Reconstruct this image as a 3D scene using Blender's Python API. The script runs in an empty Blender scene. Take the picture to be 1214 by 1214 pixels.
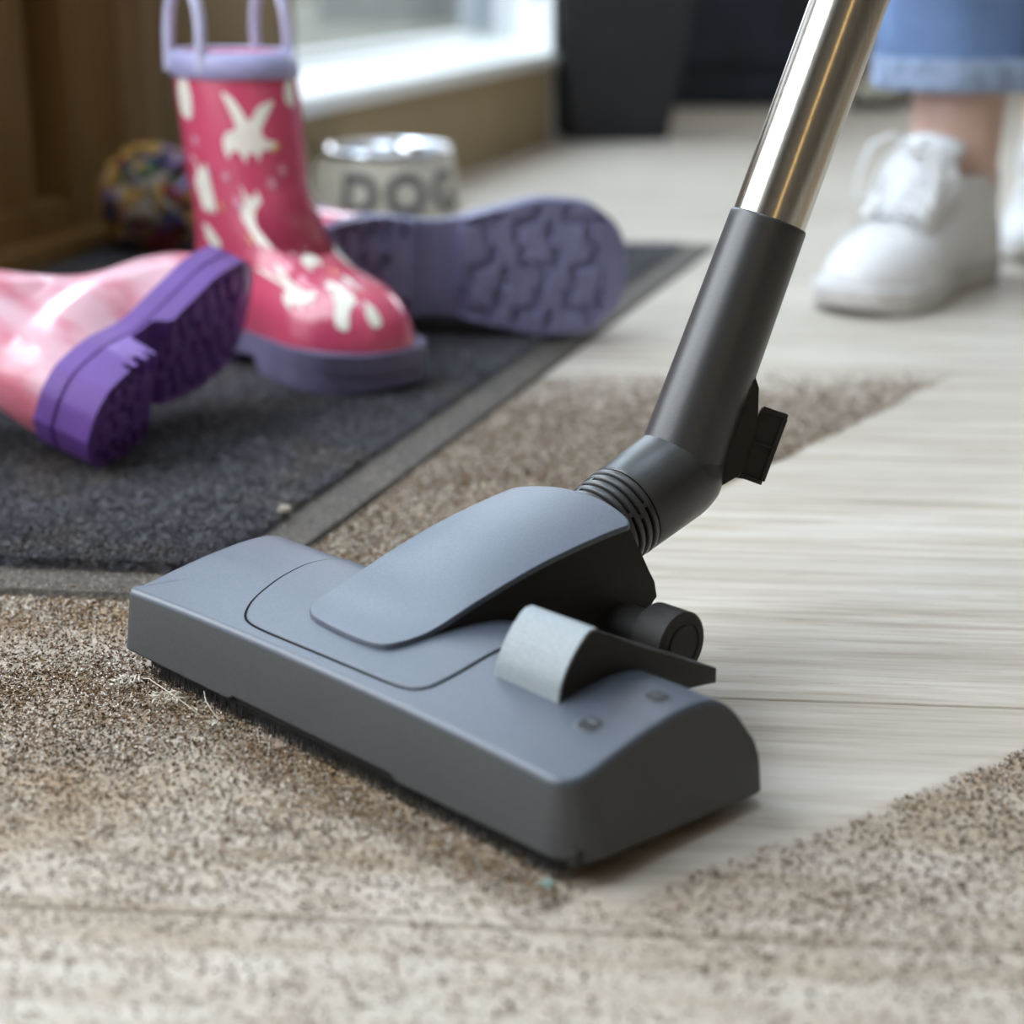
import bpy, bmesh, math, random
import numpy as np
from mathutils import Vector, Matrix
from mathutils.geometry import delaunay_2d_cdt
random.seed(7); RNG = np.random.default_rng(7)
S = bpy.context.scene
COL = S.collection
R = math.radians
# ------------------------------------------------------------ camera
TH = math.atan(664 / 2100.0)
cam_data = bpy.data.cameras.new('camera'); cam = bpy.data.objects.new('camera', cam_data); COL.objects.link(cam)
cam.location = (0, 0, .305); cam.rotation_euler = (math.pi/2 - TH, 0, 0)
cam_data.sensor_width = 36; cam_data.lens = 36 * 2100 / 1214; cam_data.clip_start = .02; cam_data.clip_end = 200
cam_data.dof.use_dof = True; cam_data.dof.focus_distance = .775; cam_data.dof.aperture_fstop = 5.2
S.camera = cam
# ------------------------------------------------------------ sky, exposure
S.view_settings.view_transform = 'Standard'; S.view_settings.look = 'None'
S.view_settings.gamma = 1; S.view_settings.use_curve_mapping = False
S.view_settings.exposure = -0.12
world = bpy.data.worlds.new('sky'); S.world = world; world.use_nodes = True
wn = world.node_tree; wn.nodes.clear()
_o = wn.nodes.new('ShaderNodeOutputWorld'); _b = wn.nodes.new('ShaderNodeBackground')
_tc = wn.nodes.new('ShaderNodeTexCoord'); _sx = wn.nodes.new('ShaderNodeSeparateXYZ'); _cr = wn.nodes.new('ShaderNodeValToRGB')
wn.links.new(_tc.outputs['Generated'], _sx.inputs[0]); wn.links.new(_sx.outputs[2], _cr.inputs[0])
_cr.color_ramp.elements[0].position = 0; _cr.color_ramp.elements[0].color = (.86, .88, .90, 1)
_cr.color_ramp.elements[1].position = .7; _cr.color_ramp.elements[1].color = (.62, .76, .98, 1)
wn.links.new(_cr.outputs[0], _b.inputs[0]); _b.inputs[1].default_value = 1.8
wn.links.new(_b.outputs[0], _o.inputs[0])

# wall line (window front plane): point W0, direction WD along it, WN into the room
WA = math.atan2(.956, .294)
WD = Vector((math.cos(WA), math.sin(WA), 0)); WN = Vector((WD.y, -WD.x, 0)); W0 = Vector((-.308, 1.81, 0))
def wp(s, o=0, z=0): return W0 + WD*s + WN*o + Vector((0, 0, z))

def area(name, loc, direction, sx, sy, power, color):
    l = bpy.data.lights.new(name, 'AREA'); l.shape = 'RECTANGLE'; l.size = sx; l.size_y = sy; l.energy = power; l.color = color
    o = bpy.data.objects.new(name, l); COL.objects.link(o); o.location = loc
    o.rotation_euler = Vector(direction).to_track_quat('-Z', 'Z').to_euler(); return o
# daylight through the left wall's two windows, then added lights (just outside the panes)
area('daylight_patio_door', wp(-1.34, -.40, 1.12), WN + Vector((0, 0, -.10)), 1.25, 1.9, 50, (.93, .97, 1.0))
area('daylight_window', wp(1.0, -.36, 1.25), WN + Vector((0, 0, -.20)), 1.35, 1.45, 24, (.74, .88, 1.0))
area('added_door_light', wp(-.19, -.30, 1.24), WN + Vector((0, 0, -.15)), .46, 1.40, 30, (.68, .85, 1.0))  # added light behind invented door glass, for sheen on the nozzle
area('added_back_light', (1.6, 4.70, 1.45), (-.05, -1, -.12), 1.4, 1.1, 26, (.92, .96, 1.0))  # added light at an invented back window, to brighten the nozzle top
area('added_top_light', wp(-.60, .52, 2.62), (0, 0, -1), 1.2, 1.05, 15, (.70, .85, 1.0))  # added overhead light, brightens the upward faces
def warm_lamp(name, loc, power, size):
    l = bpy.data.lights.new(name, 'POINT'); l.energy = power; l.color = (1, .62, .28); l.shadow_soft_size = size
    o = bpy.data.objects.new(name, l); COL.objects.link(o); o.location = loc; return o
area('warm_strip_light', (.46, -1.30, 1.05), (-.15, 1, -.2), .07, 1.5, 1.5, (1, .66, .26))  # unseen warm strip, shaped to draw the gold line along the wand
warm_lamp('warm_bulb', (.2, 3.3, 2.2), 3, .035)

# ------------------------------------------------------------ material helpers
def new_mat(name):
    m = bpy.data.materials.new(name); m.use_nodes = True
    nt = m.node_tree; b = nt.nodes['Principled BSDF']; return m, nt, b
def N(nt, t, **kw):
    n = nt.nodes.new(t)
    for k, v in kw.items(): setattr(n, k, v)
    return n
def ramp(nt, fac, stops):
    c = N(nt, 'ShaderNodeValToRGB'); e = c.color_ramp.elements
    e[0].position, e[0].color = stops[0][0], (*stops[0][1], 1)
    e[1].position, e[1].color = stops[-1][0], (*stops[-1][1], 1)
    for p, col in stops[1:-1]:
        x = e.new(p); x.color = (*col, 1)
    nt.links.new(fac, c.inputs[0]); return c.outputs[0]
def noise(nt, vec, scale, detail=3, rough=.5):
    n = N(nt, 'ShaderNodeTexNoise'); n.inputs['Scale'].default_value = scale; n.inputs['Detail'].default_value = detail
    n.inputs['Roughness'].default_value = rough
    if vec is not None: nt.links.new(vec, n.inputs['Vector'])
    return n.outputs['Fac']
def mathn(nt, op, a, b=None, clamp=False):
    n = N(nt, 'ShaderNodeMath', operation=op); n.use_clamp = clamp
    for i, v in enumerate((a, b)):
        if v is None: continue
        if isinstance(v, (int, float)): n.inputs[i].default_value = v
        else: nt.links.new(v, n.inputs[i])
    return n.outputs[0]
def mixc(nt, fac, a, b, mode='MIX'):
    n = N(nt, 'ShaderNodeMix', data_type='RGBA', blend_type=mode)
    for i, v in ((0, fac), (6, a), (7, b)):
        if isinstance(v, (int, float)): n.inputs[i].default_value = v
        elif isinstance(v, tuple): n.inputs[i].default_value = (*v, 1)
        else: nt.links.new(v, n.inputs[i])
    return n.outputs[2]
def bump(nt, b, h, strength, dist):
    n = N(nt, 'ShaderNodeBump'); n.inputs['Strength'].default_value = strength; n.inputs['Distance'].default_value = dist
    nt.links.new(h, n.inputs['Height']); nt.links.new(n.outputs[0], b.inputs['Normal'])
def simple(name, col, rough=.5, metal=0, var=.12, scale=40, bstr=0, bdist=.001, spec=.5, coat=0, sheen=0, aniso=0):
    m, nt, b = new_mat(name)
    tc = N(nt, 'ShaderNodeTexCoord')
    f = noise(nt, tc.outputs['Object'], scale, 4)
    c0 = tuple(x*(1-var) for x in col); c1 = tuple(min(1, x*(1+var)) for x in col)
    nt.links.new(ramp(nt, f, [(.3, c0), (.7, c1)]), b.inputs['Base Color'])
    b.inputs['Roughness'].default_value = rough; b.inputs['Metallic'].default_value = metal
    b.inputs['Specular IOR Level'].default_value = spec; b.inputs['Coat Weight'].default_value = coat
    b.inputs['Sheen Weight'].default_value = sheen
    if bstr: bump(nt, b, noise(nt, tc.outputs['Object'], scale*8, 3), bstr, bdist)
    return m
def plastic(name, col, rough, spec=.5):
    m, nt, b = new_mat(name); tc = N(nt, 'ShaderNodeTexCoord')
    f = noise(nt, tc.outputs['Object'], 900, 2, .6)
    g = noise(nt, tc.outputs['Object'], 30, 4, .6)
    c = ramp(nt, f, [(.3, tuple(x*.86 for x in col)), (.7, tuple(x*1.14 for x in col))])
    c = mixc(nt, mathn(nt, 'MULTIPLY', g, .10), c, (.22, .19, .15))     # faint film of dust on it
    nt.links.new(c, b.inputs['Base Color']); b.inputs['Roughness'].default_value = rough; b.inputs['Specular IOR Level'].default_value = spec
    bump(nt, b, f, .22, .0003); return m
M = {}
M['plastic_grey'] = plastic('satin_sky_lit_plastic', (.068, .086, .118), .42, .7)  # bluer and lighter than the skirt: sky light put into the colour
M['plastic_skirt'] = plastic('satin_dark_grey_plastic', (.062, .068, .072), .45, .5)
M['plastic_grey_lit'] = plastic('satin_lit_cover_plastic', (.084, .106, .146), .42, .7)  # same plastic as the body, lightened for the light it catches
M['plastic_dark'] = plastic('dark_plastic', (.014, .013, .012), .55, .3)
M['plastic_black'] = plastic('black_plastic', (.014, .014, .014), .5, .35)
M['plastic_tube'] = plastic('tube_plastic', (.026, .027, .029), .38, .75)
M['seam'] = simple('groove_shade', (.006, .006, .006), .9, spec=.1)
M['pad'] = plastic('pedal_pad_grey', (.30, .34, .36), .5, .5)
M['icon'] = simple('icon_dark', (.02, .02, .022), .5, var=.05)
M['icon_line'] = simple('icon_line', (.12, .13, .15), .5, var=.05)
M['bristle'] = simple('bristle_black', (.020, .021, .022), .4)
M['rubber'] = simple('mat_rubber', (.03, .028, .026), .7, var=.3, scale=60)
M['lavender'] = simple('lavender_rubber', (.44, .44, .72), .38, var=.08, scale=20)
M['lav_handle'] = simple('lavender_handle_rubber', (.62, .62, .84), .3, var=.05, scale=20)
M['sole_grey'] = simple('lavender_grey_sole', (.16, .145, .25), .42, var=.2, scale=25)
M['sole_purple'] = simple('purple_sole', (.16, .065, .33), .42, var=.15, scale=20)
M['sole_blue'] = simple('blue_lilac_sole', (.21, .21, .36), .5, var=.15, scale=20)
M['lining'] = simple('pink_lining', (.85, .14, .26), .7, var=.08)
M['pink'] = simple('boot_pink', (.66, .085, .17), .22, var=.10, scale=14, coat=.5)
M['print_cream'] = simple('print_cream', (.95, .91, .80), .3, var=.08, scale=60, coat=.3)
M['print_yellow'] = simple('print_yellow', (.85, .50, .16), .3, var=.05)
M['print_lilac'] = simple('print_lilac', (.45, .40, .68), .3, var=.05)
M['print_pink'] = simple('print_pale_pink', (.78, .36, .48), .3, var=.05)
M['shoe_white'] = simple('shoe_leather_white', (.80, .79, .78), .42, var=.03, scale=30, bstr=.2)
M['shoe_sole'] = simple('shoe_sole_white', (.66, .64, .62), .6, var=.08)
M['lace'] = simple('lace_white', (.80, .79, .78), .8, var=.04, scale=300, bstr=.4)
M['tongue'] = simple('tongue_white', (.80, .81, .83), .7, var=.05, scale=80)
M['skin'] = simple('skin', (.78, .53, .44), .5, var=.06, scale=18)
M['skin'].node_tree.nodes['Principled BSDF'].inputs['Subsurface Weight'].default_value = .15
M['skin'].node_tree.nodes['Principled BSDF'].inputs['Subsurface Radius'].default_value = (.01, .004, .002)
M['bowl'] = simple('bowl_ceramic', (.74, .68, .54), .3, var=.06, scale=20, coat=.3)
M['letters'] = simple('bowl_letters', (.16, .16, .16), .5, var=.1)
M['steel'] = simple('bowl_steel', (.72, .72, .74), .12, metal=1, var=.03)
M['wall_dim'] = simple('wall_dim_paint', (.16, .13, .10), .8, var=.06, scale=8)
M['black_plant'] = simple('planter_charcoal', (.016, .016, .019), .55, var=.2, scale=12)
M['navy'] = simple('bag_navy', (.012, .017, .028), .42, var=.6, scale=9, bstr=.3, bdist=.01)
M['soil'] = simple('soil', (.05, .03, .02), .95, var=.4, bstr=.6, bdist=.01)
M['tan_shoe'] = simple('tan_suede', (.30, .26, .16), .7, var=.15)
M['tan_shoe2'] = simple('cream_canvas', (.62, .60, .46), .6, var=.2)
M['tan_cap'] = simple('cream_toe', (.66, .66, .50), .5, var=.08)
M['wall'] = simple('wall_paint', (.62, .63, .64), .8, var=.04, scale=8)
M['wall_warm'] = simple('wall_warm_paint', (.36, .27, .15), .8, var=.06, scale=8)
M['sill'] = simple('sill_white', (.88, .88, .84), .45, var=.03, scale=10)
M['frame'] = simple('frame_grey', (.42, .46, .48), .5, var=.04, scale=10)
M['ceil'] = simple('ceiling_white', (.80, .80, .78), .9, var=.02)
M['stone'] = simple('patio_stone', (.27, .25, .165), .9, var=.15, scale=3, bstr=.3, bdist=.01)
M['stone_grey'] = simple('stone_grey', (.24, .24, .21), .9, var=.25, scale=4, bstr=.3, bdist=.01)
M['hedge'] = simple('hedge_green', (.20, .21, .10), .9, var=.4, scale=12, bstr=.6, bdist=.03)
for nm, c in dict(y=(.52, .31, .07), r=(.32, .04, .05), b=(.05, .06, .18), w=(.42, .36, .28), g=(.10, .14, .08), p=(.30, .20, .38)).items():
    M['yarn_'+nm] = simple('yarn_'+nm, c, .9, var=.2, scale=120, bstr=.6)

def wood_mat(name, c0, c1, rough, axis='Z', scale=3.0):
    m, nt, b = new_mat(name); tc = N(nt, 'ShaderNodeTexCoord'); mp = N(nt, 'ShaderNodeMapping')
    sc = {'Z': (18, 18, 1.2), 'X': (1.2, 18, 18), 'Y': (18, 1.2, 18)}[axis]
    mp.inputs['Scale'].default_value = sc; nt.links.new(tc.outputs['Object'], mp.inputs[0])
    f = noise(nt, mp.outputs[0], scale, 5, .6)
    nt.links.new(ramp(nt, f, [(.3, c0), (.7, c1)]), b.inputs['Base Color']); b.inputs['Roughness'].default_value = rough
    bump(nt, b, f, .2, .001); return m
M['oak_dark'] = wood_mat('oak_dark', (.16, .085, .022), (.26, .145, .042), .5)
M['oak_mid'] = wood_mat('oak_mid', (.30, .20, .095), (.42, .29, .15), .5)

# brushed steel tube
m, nt, b = new_mat('brushed_steel_tube'); tc = N(nt, 'ShaderNodeTexCoord'); mp = N(nt, 'ShaderNodeMapping')
mp.inputs['Scale'].default_value = (260, 260, 2); nt.links.new(tc.outputs['Object'], mp.inputs[0])
f = noise(nt, mp.outputs[0], 3, 3, .6)
nt.links.new(ramp(nt, f, [(.3, (.60, .57, .51)), (.7, (.74, .71, .65))]), b.inputs['Base Color'])
b.inputs['Metallic'].default_value = 1; b.inputs['Roughness'].default_value = .20
bump(nt, b, f, .05, .0003); M['tube_steel'] = m

# pale boot 2 pink with streaks
m, nt, b = new_mat('boot_pale_pink'); tc = N(nt, 'ShaderNodeTexCoord'); mp = N(nt, 'ShaderNodeMapping')
mp.inputs['Scale'].default_value = (16, 16, 7); nt.links.new(tc.outputs['Object'], mp.inputs[0])
f = noise(nt, mp.outputs[0], 1.3, 4, .55)
nt.links.new(ramp(nt, f, [(.36, (.60, .12, .16)), (.50, (.68, .21, .28)), (.64, (.78, .46, .53))]), b.inputs['Base Color'])
b.inputs['Roughness'].default_value = .28; b.inputs['Coat Weight'].default_value = .4; M['pink_pale'] = m

# denim
m, nt, b = new_mat('denim'); tc = N(nt, 'ShaderNodeTexCoord'); w = N(nt, 'ShaderNodeTexWave')
w.inputs['Scale'].default_value = 220; w.inputs['Distortion'].default_value = 2; nt.links.new(tc.outputs['Object'], w.inputs[0])
f = noise(nt, tc.outputs['Object'], 14, 5, .6)
c = ramp(nt, f, [(.3, (.055, .105, .24)), (.7, (.135, .225, .41))]); c = mixc(nt, mathn(nt, 'MULTIPLY', w.outputs['Fac'], .25), c, (.35, .45, .62))
nt.links.new(c, b.inputs['Base Color']); b.inputs['Roughness'].default_value = .9; bump(nt, b, w.outputs['Fac'], .3, .0005); M['denim'] = m
M['denim_light'] = simple('denim_hem', (.30, .38, .54), .9, var=.35, scale=70, bstr=.4)

# mat pile: charcoal with brown dirt trodden into the front edge
m, nt, b = new_mat('mat_pile'); geo = N(nt, 'ShaderNodeNewGeometry')
f = noise(nt, geo.outputs['Position'], 260, 4, .7); g = noise(nt, geo.outputs['Position'], 13, 4, .6)
c = ramp(nt, f, [(.30, (.020, .020, .024)), (.52, (.075, .074, .085)), (.72, (.19, .19, .21))])
c = mixc(nt, ramp(nt, g, [(.50, (0, 0, 0)), (.72, (.42, .42, .42))]), c, (.15, .10, .06))
nt.links.new(c, b.inputs['Base Color']); b.inputs['Roughness'].default_value = 1; b.inputs['Specular IOR Level'].default_value = .1
b.inputs['Sheen Weight'].default_value = .15
bump(nt, b, f, .9, .002); M['pile'] = m
# rubber border with dust lying on it
m, nt, b = new_mat('mat_border'); geo = N(nt, 'ShaderNodeNewGeometry')
f = noise(nt, geo.outputs['Position'], 420, 3, .7); g = noise(nt, geo.outputs['Position'], 25, 3, .6)
c = ramp(nt, f, [(.42, (.050, .044, .038)), (.60, (.17, .14, .11)), (.72, (.36, .32, .28))])
c = mixc(nt, ramp(nt, g, [(.35, (0, 0, 0)), (.75, (.5, .5, .5))]), c, (.06, .055, .05))
nt.links.new(c, b.inputs['Base Color']); b.inputs['Roughness'].default_value = .8; M['border'] = m

# ------------------------------------------------------------ mesh helpers
def tag(o, label=None, cat=None, group=None, kind=None):
    if label: o['label'] = label
    if cat: o['category'] = cat
    if group: o['group'] = group
    if kind: o['kind'] = kind
    return o
def empty(name, loc, label=None, cat=None, rot=None, kind=None):
    o = bpy.data.objects.new(name, None); COL.objects.link(o); o.location = loc; o.empty_display_size = .02
    if rot is not None: o.rotation_euler = rot
    return tag(o, label, cat, kind=kind)
def mesh_obj(name, verts, faces, mat, parent=None, smooth=True, label=None):
    me = bpy.data.meshes.new(name); me.from_pydata([tuple(map(float, v)) for v in verts], [], [tuple(f) for f in faces]); me.validate()
    bm = bmesh.new(); bm.from_mesh(me); bmesh.ops.remove_doubles(bm, verts=bm.verts, dist=1e-7)
    bmesh.ops.recalc_face_normals(bm, faces=bm.faces); bm.to_mesh(me); bm.free()
    if mat: me.materials.append(mat)
    if smooth: me.polygons.foreach_set('use_smooth', [True]*len(me.polygons))
    o = bpy.data.objects.new(name, me); COL.objects.link(o)
    if parent: o.parent = parent
    if label: o['label'] = label
    return o
def bm_obj(name, bm, mat, parent=None, smooth=False, angle=35, label=None):
    me = bpy.data.meshes.new(name); bmesh.ops.recalc_face_normals(bm, faces=bm.faces)
    if smooth:
        for fc in bm.faces: fc.smooth = True
        lim = R(angle)
        for e in bm.edges:
            if len(e.link_faces) == 2 and e.calc_face_angle(0) > lim: e.smooth = False
    bm.to_mesh(me); bm.free(); me.materials.append(mat)
    o = bpy.data.objects.new(name, me); COL.objects.link(o)
    if parent: o.parent = parent
    if label: o['label'] = label
    return o
def box(bm, c, s, mtx=None, bev=0):
    r = bmesh.ops.create_cube(bm, size=1); vs = r['verts']
    for v in vs: v.co = Vector((v.co.x*s[0], v.co.y*s[1], v.co.z*s[2])) + Vector(c)
    if bev:
        es = list({e for v in vs for e in v.link_edges})
        rr = bmesh.ops.bevel(bm, geom=es, offset=bev, segments=2, affect='EDGES', profile=.5)
        vs = list({v for fc in rr['faces'] for v in fc.verts} | {v for v in vs if v.is_valid})
        # gather whole island
    if mtx is not None:
        seen = set(vs); st = list(vs)
        while st:
            v = st.pop()
            for e in v.link_edges:
                w_ = e.other_vert(v)
                if w_ not in seen: seen.add(w_); st.append(w_)
        for v in seen: v.co = mtx @ v.co
def frame_at(p, d, up=(0, 0, 1)):
    d = Vector(d).normalized(); u = Vector(up); x = u.cross(d)
    if x.length < 1e-4: x = Vector((1, 0, 0)).cross(d)
    x.normalize(); y = d.cross(x)
    return Matrix(((x.x, y.x, d.x, p[0]), (x.y, y.y, d.y, p[1]), (x.z, y.z, d.z, p[2]), (0, 0, 0, 1)))
def tube_vf(path, rad, seg=24, caps=True, up=(0, 0, 1), flat=1.0):
    vs, fs = [], []; n = len(path); path = [Vector(p) for p in path]
    prevx = None
    for i, p in enumerate(path):
        d = (path[min(i+1, n-1)] - path[max(i-1, 0)]).normalized()
        if prevx is None:
            x = Vector(up).cross(d)
            if x.length < 1e-3: x = Vector((1, 0, 0)).cross(d)
        else: x = prevx - d*prevx.dot(d)
        x.normalize(); prevx = x; y = d.cross(x); r = rad[i] if hasattr(rad, '__len__') else rad
        for k in range(seg):
            a = 2*math.pi*k/seg; vs.append(p + x*math.cos(a)*r + y*math.sin(a)*r*flat)
    for i in range(n-1):
        for k in range(seg):
            a = i*seg+k; b_ = i*seg+(k+1) % seg; fs.append((a, b_, b_+seg, a+seg))
    if caps: fs.append(tuple(range(seg))[::-1]); fs.append(tuple(range((n-1)*seg, n*seg)))
    return vs, fs
def tube(name, path, rad, mat, parent=None, seg=24, caps=True, label=None, **k):
    vs, fs = tube_vf(path, rad, seg, caps, **k); o = mesh_obj(name, vs, fs, mat, parent, True, label)
    if caps: sharp(o, 50)
    return o
def sharp(o, ang=35):
    bm = bmesh.new(); bm.from_mesh(o.data)
    for e in bm.edges:
        if len(e.link_faces) == 2 and e.calc_face_angle(0) > R(ang): e.smooth = False
    bm.to_mesh(o.data); bm.free()
def prism(name, poly, axis_pts, mat, parent=None, bev=0, smooth=False, label=None):
    """poly: list of 2-D points; axis_pts(u, v, t) -> 3-D, t = 0 / 1 the two ends"""
    n = len(poly); bm = bmesh.new()
    A = [bm.verts.new(axis_pts(u, v, 0)) for u, v in poly]; B = [bm.verts.new(axis_pts(u, v, 1)) for u, v in poly]
    bm.faces.new(A); bm.faces.new(B[::-1])
    for i in range(n): bm.faces.new((A[i], B[i], B[(i+1) % n], A[(i+1) % n]))
    if bev: bmesh.ops.bevel(bm, geom=list(bm.edges), offset=bev, segments=2, affect='EDGES', profile=.5)
    return bm_obj(name, bm, mat, parent, smooth, label=label)
def smooth_poly(pts, n=200, closed=True, it=1):
    """resample a polygon at even steps, with its corners rounded by Chaikin cuts"""
    P_ = [np.array(p, float) for p in pts]
    for _ in range(it):
        q = []
        for i in range(len(P_)):
            a_, b_ = P_[i], P_[(i+1) % len(P_)]; q += [a_*.78+b_*.22, a_*.22+b_*.78]
        P_ = q
    P_ = np.array(P_+[P_[0]]); d = np.r_[0, np.cumsum(np.linalg.norm(np.diff(P_, axis=0), axis=1))]
    t = np.linspace(0, d[-1], n, endpoint=False); return np.c_[np.interp(t, d, P_[:, 0]), np.interp(t, d, P_[:, 1])]
def hermite(xs, ys):
    xs = np.array(xs, float); ys = np.array(ys, float); h_ = np.diff(xs); dl = np.diff(ys)/h_; m_ = np.zeros(len(xs))
    m_[0] = dl[0]; m_[-1] = dl[-1]
    for i in range(1, len(xs)-1): m_[i] = 0 if dl[i-1]*dl[i] <= 0 else 3*(h_[i-1]+h_[i])/((2*h_[i]+h_[i-1])/dl[i-1]+(h_[i]+2*h_[i-1])/dl[i])
    def fn(x):
        x = np.clip(x, xs[0], xs[-1]); i = int(min(max(np.searchsorted(xs, x)-1, 0), len(xs)-2)); t = (x-xs[i])/h_[i]
        return float((2*t**3-3*t*t+1)*ys[i]+(t**3-2*t*t+t)*h_[i]*m_[i]+(-2*t**3+3*t*t)*ys[i+1]+(t**3-t*t)*h_[i]*m_[i+1])
    return fn
def vnoise(x, y, s, seed=0):
    """smooth value noise for numpy arrays"""
    r = np.random.default_rng(seed); G_ = r.random((128, 128)); u = x/s+1000.3; v = y/s+1000.7
    iu = np.floor(u).astype(int); iv = np.floor(v).astype(int); fu = u-iu; fv = v-iv; fu = fu*fu*(3-2*fu); fv = fv*fv*(3-2*fv)
    g = lambda a_, b_: G_[a_ % 128, b_ % 128]
    return (g(iu, iv)*(1-fu)+g(iu+1, iv)*fu)*(1-fv)+(g(iu, iv+1)*(1-fu)+g(iu+1, iv+1)*fu)*fv

# ------------------------------------------------------------ floor of planks
BA = R(5.0)   # direction of the boards: a little off the X axis
bd = Vector((math.cos(BA), -math.sin(BA), 0)); bn = Vector((math.sin(BA), math.cos(BA), 0))
# clean swath left by the nozzle: floor points p with n1.p < c1 (near side of the far line) and n2.p > c2
CL1a, CL1b = Vector((.1623, 1.0642, 0)), Vector((.3143, 1.2796, 0))     # far edge
CL2a, CL2b = Vector((.0978, .5701, 0)), Vector((.2044, .6452, 0))       # near edge
def nrm(a_, b_): d = (b_-a_).normalized(); return Vector((-d.y, d.x, 0))
n1 = nrm(CL1a, CL1b); c1 = n1.dot(CL1a); n2 = nrm(CL2a, CL2b); c2 = n2.dot(CL2a)
m, nt, b = new_mat('floor_planks'); geo = N(nt, 'ShaderNodeNewGeometry'); oi = N(nt, 'ShaderNodeObjectInfo')
mp = N(nt, 'ShaderNodeMapping'); mp.inputs['Rotation'].default_value = (0, 0, BA); nt.links.new(geo.outputs['Position'], mp.inputs[0])
ad = N(nt, 'ShaderNodeVectorMath', operation='ADD'); nt.links.new(mp.outputs[0], ad.inputs[0])
cmb = N(nt, 'ShaderNodeCombineXYZ'); rr = mathn(nt, 'MULTIPLY', oi.outputs['Random'], 9.0); nt.links.new(rr, cmb.inputs[0]); nt.links.new(rr, cmb.inputs[2])
nt.links.new(cmb.outputs[0], ad.inputs[1])
def stretched(sx, sy, sc, det, ro):
    q = N(nt, 'ShaderNodeMapping'); q.inputs['Scale'].default_value = (sx, sy, 1); nt.links.new(ad.outputs[0], q.inputs[0]); return noise(nt, q.outputs[0], sc, det, ro)
f1 = stretched(1.4, 22, 4, 6, .65); f2 = stretched(6, 70, 6, 5, .65); f3 = stretched(1, 5, 3, 3, .5)
col = ramp(nt, f1, [(.28, (.33, .265, .19)), (.42, (.52, .45, .36)), (.56, (.67, .61, .525)), (.8, (.76, .72, .66))])
col = mixc(nt, ramp(nt, f2, [(.28, (.55, .55, .55)), (.42, (0, 0, 0))]), col, (.27, .22, .17))
col = mixc(nt, ramp(nt, f3, [(.35, (.45, .45, .45)), (.6, (0, 0, 0))]), col, (.50, .44, .36))
col = mixc(nt, mathn(nt, 'MULTIPLY', oi.outputs['Random'], .18), col, (.42, .37, .31))
# film of brown dirt, a stain with its own outline (the nozzle has wiped a clean swath through it)
def halfplane(n_, c_, sgn, soft):
    d = N(nt, 'ShaderNodeVectorMath', operation='DOT_PRODUCT'); nt.links.new(geo.outputs['Position'], d.inputs[0]); d.inputs[1].default_value = n_
    return mathn(nt, 'MULTIPLY_ADD', mathn(nt, 'SUBTRACT', d.outputs['Value'], c_), sgn/soft, True) if False else mathn(nt, 'ADD', mathn(nt, 'MULTIPLY', mathn(nt, 'SUBTRACT', d.outputs['Value'], c_), sgn/soft), .5, True)
far_side = halfplane(n1, c1, 1, .006); near_side = halfplane(n2, c2, -1, .010)
sy_ = N(nt, 'ShaderNodeSeparateXYZ'); nt.links.new(geo.outputs['Position'], sy_.inputs[0])
fade_far = mathn(nt, 'SUBTRACT', 1, mathn(nt, 'MULTIPLY', mathn(nt, 'SUBTRACT', sy_.outputs[1], 1.10), 4.6, True), True)
fade_near = mathn(nt, 'ADD', mathn(nt, 'MULTIPLY', mathn(nt, 'SUBTRACT', sy_.outputs[1], .43), 4.0, True), .10, True)
front_side = halfplane(Vector((.7192, .6948, 0)), .3930, -1, .012)   # floor before the nozzle's front face
dm = mathn(nt, 'MAXIMUM', mathn(nt, 'MULTIPLY', mathn(nt, 'MULTIPLY', far_side, fade_far), mathn(nt, 'SUBTRACT', 1, front_side)), mathn(nt, 'MULTIPLY', mathn(nt, 'MAXIMUM', near_side, front_side), fade_near))
dn_ = noise(nt, geo.outputs['Position'], 520, 4, .7); dl_ = noise(nt, geo.outputs['Position'], 11, 4, .6)
dmask = mathn(nt, 'MULTIPLY', dm, ramp(nt, mathn(nt, 'ADD', mathn(nt, 'MULTIPLY', dn_, .50), mathn(nt, 'MULTIPLY', dl_, .50)), [(.40, (.40, .40, .40)), (.56, (.95, .95, .95))]))
dcol = ramp(nt, noise(nt, geo.outputs['Position'], 300, 2), [(.35, (.18, .11, .055)), (.65, (.42, .295, .175))])
dmask = mathn(nt, 'MULTIPLY', dmask, mathn(nt, 'ADD', mathn(nt, 'MULTIPLY', noise(nt, geo.outputs['Position'], 22, 3, .6), 1.3), .30), True)
col = mixc(nt, dmask, col, dcol)
nt.links.new(col, b.inputs['Base Color'])
nt.links.new(mathn(nt, 'ADD', mathn(nt, 'MULTIPLY', dmask, .35), .48), b.inputs['Roughness'])
b.inputs['Specular IOR Level'].default_value = .4
bump(nt, b, f2, .25, .0006); M['floor'] = m
fl = empty('floor', (0, 0, 0), kind='structure')
bm = bmesh.new(); box(bm, (.6, 2.0, -.03), (6.4, 7.4, .05)); slab = bm_obj('subfloor', bm, M['rubber'], fl)
PW, PL = .195, 2.6; meshes = {}
def plank_mesh():
    bm = bmesh.new(); box(bm, (PL/2, 0, -.0025), (PL-.0012, PW-.0012, .005))
    bmesh.ops.bevel(bm, geom=[e for e in bm.edges if all(v.co.z > -.001 for v in e.verts)], offset=.0006, segments=1, affect='EDGES')
    me = bpy.data.meshes.new('plank'); bm.to_mesh(me); bm.free(); me.materials.append(M['floor']); return me
pm = plank_mesh(); base0 = .5105   # a seam crosses the near floor
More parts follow.
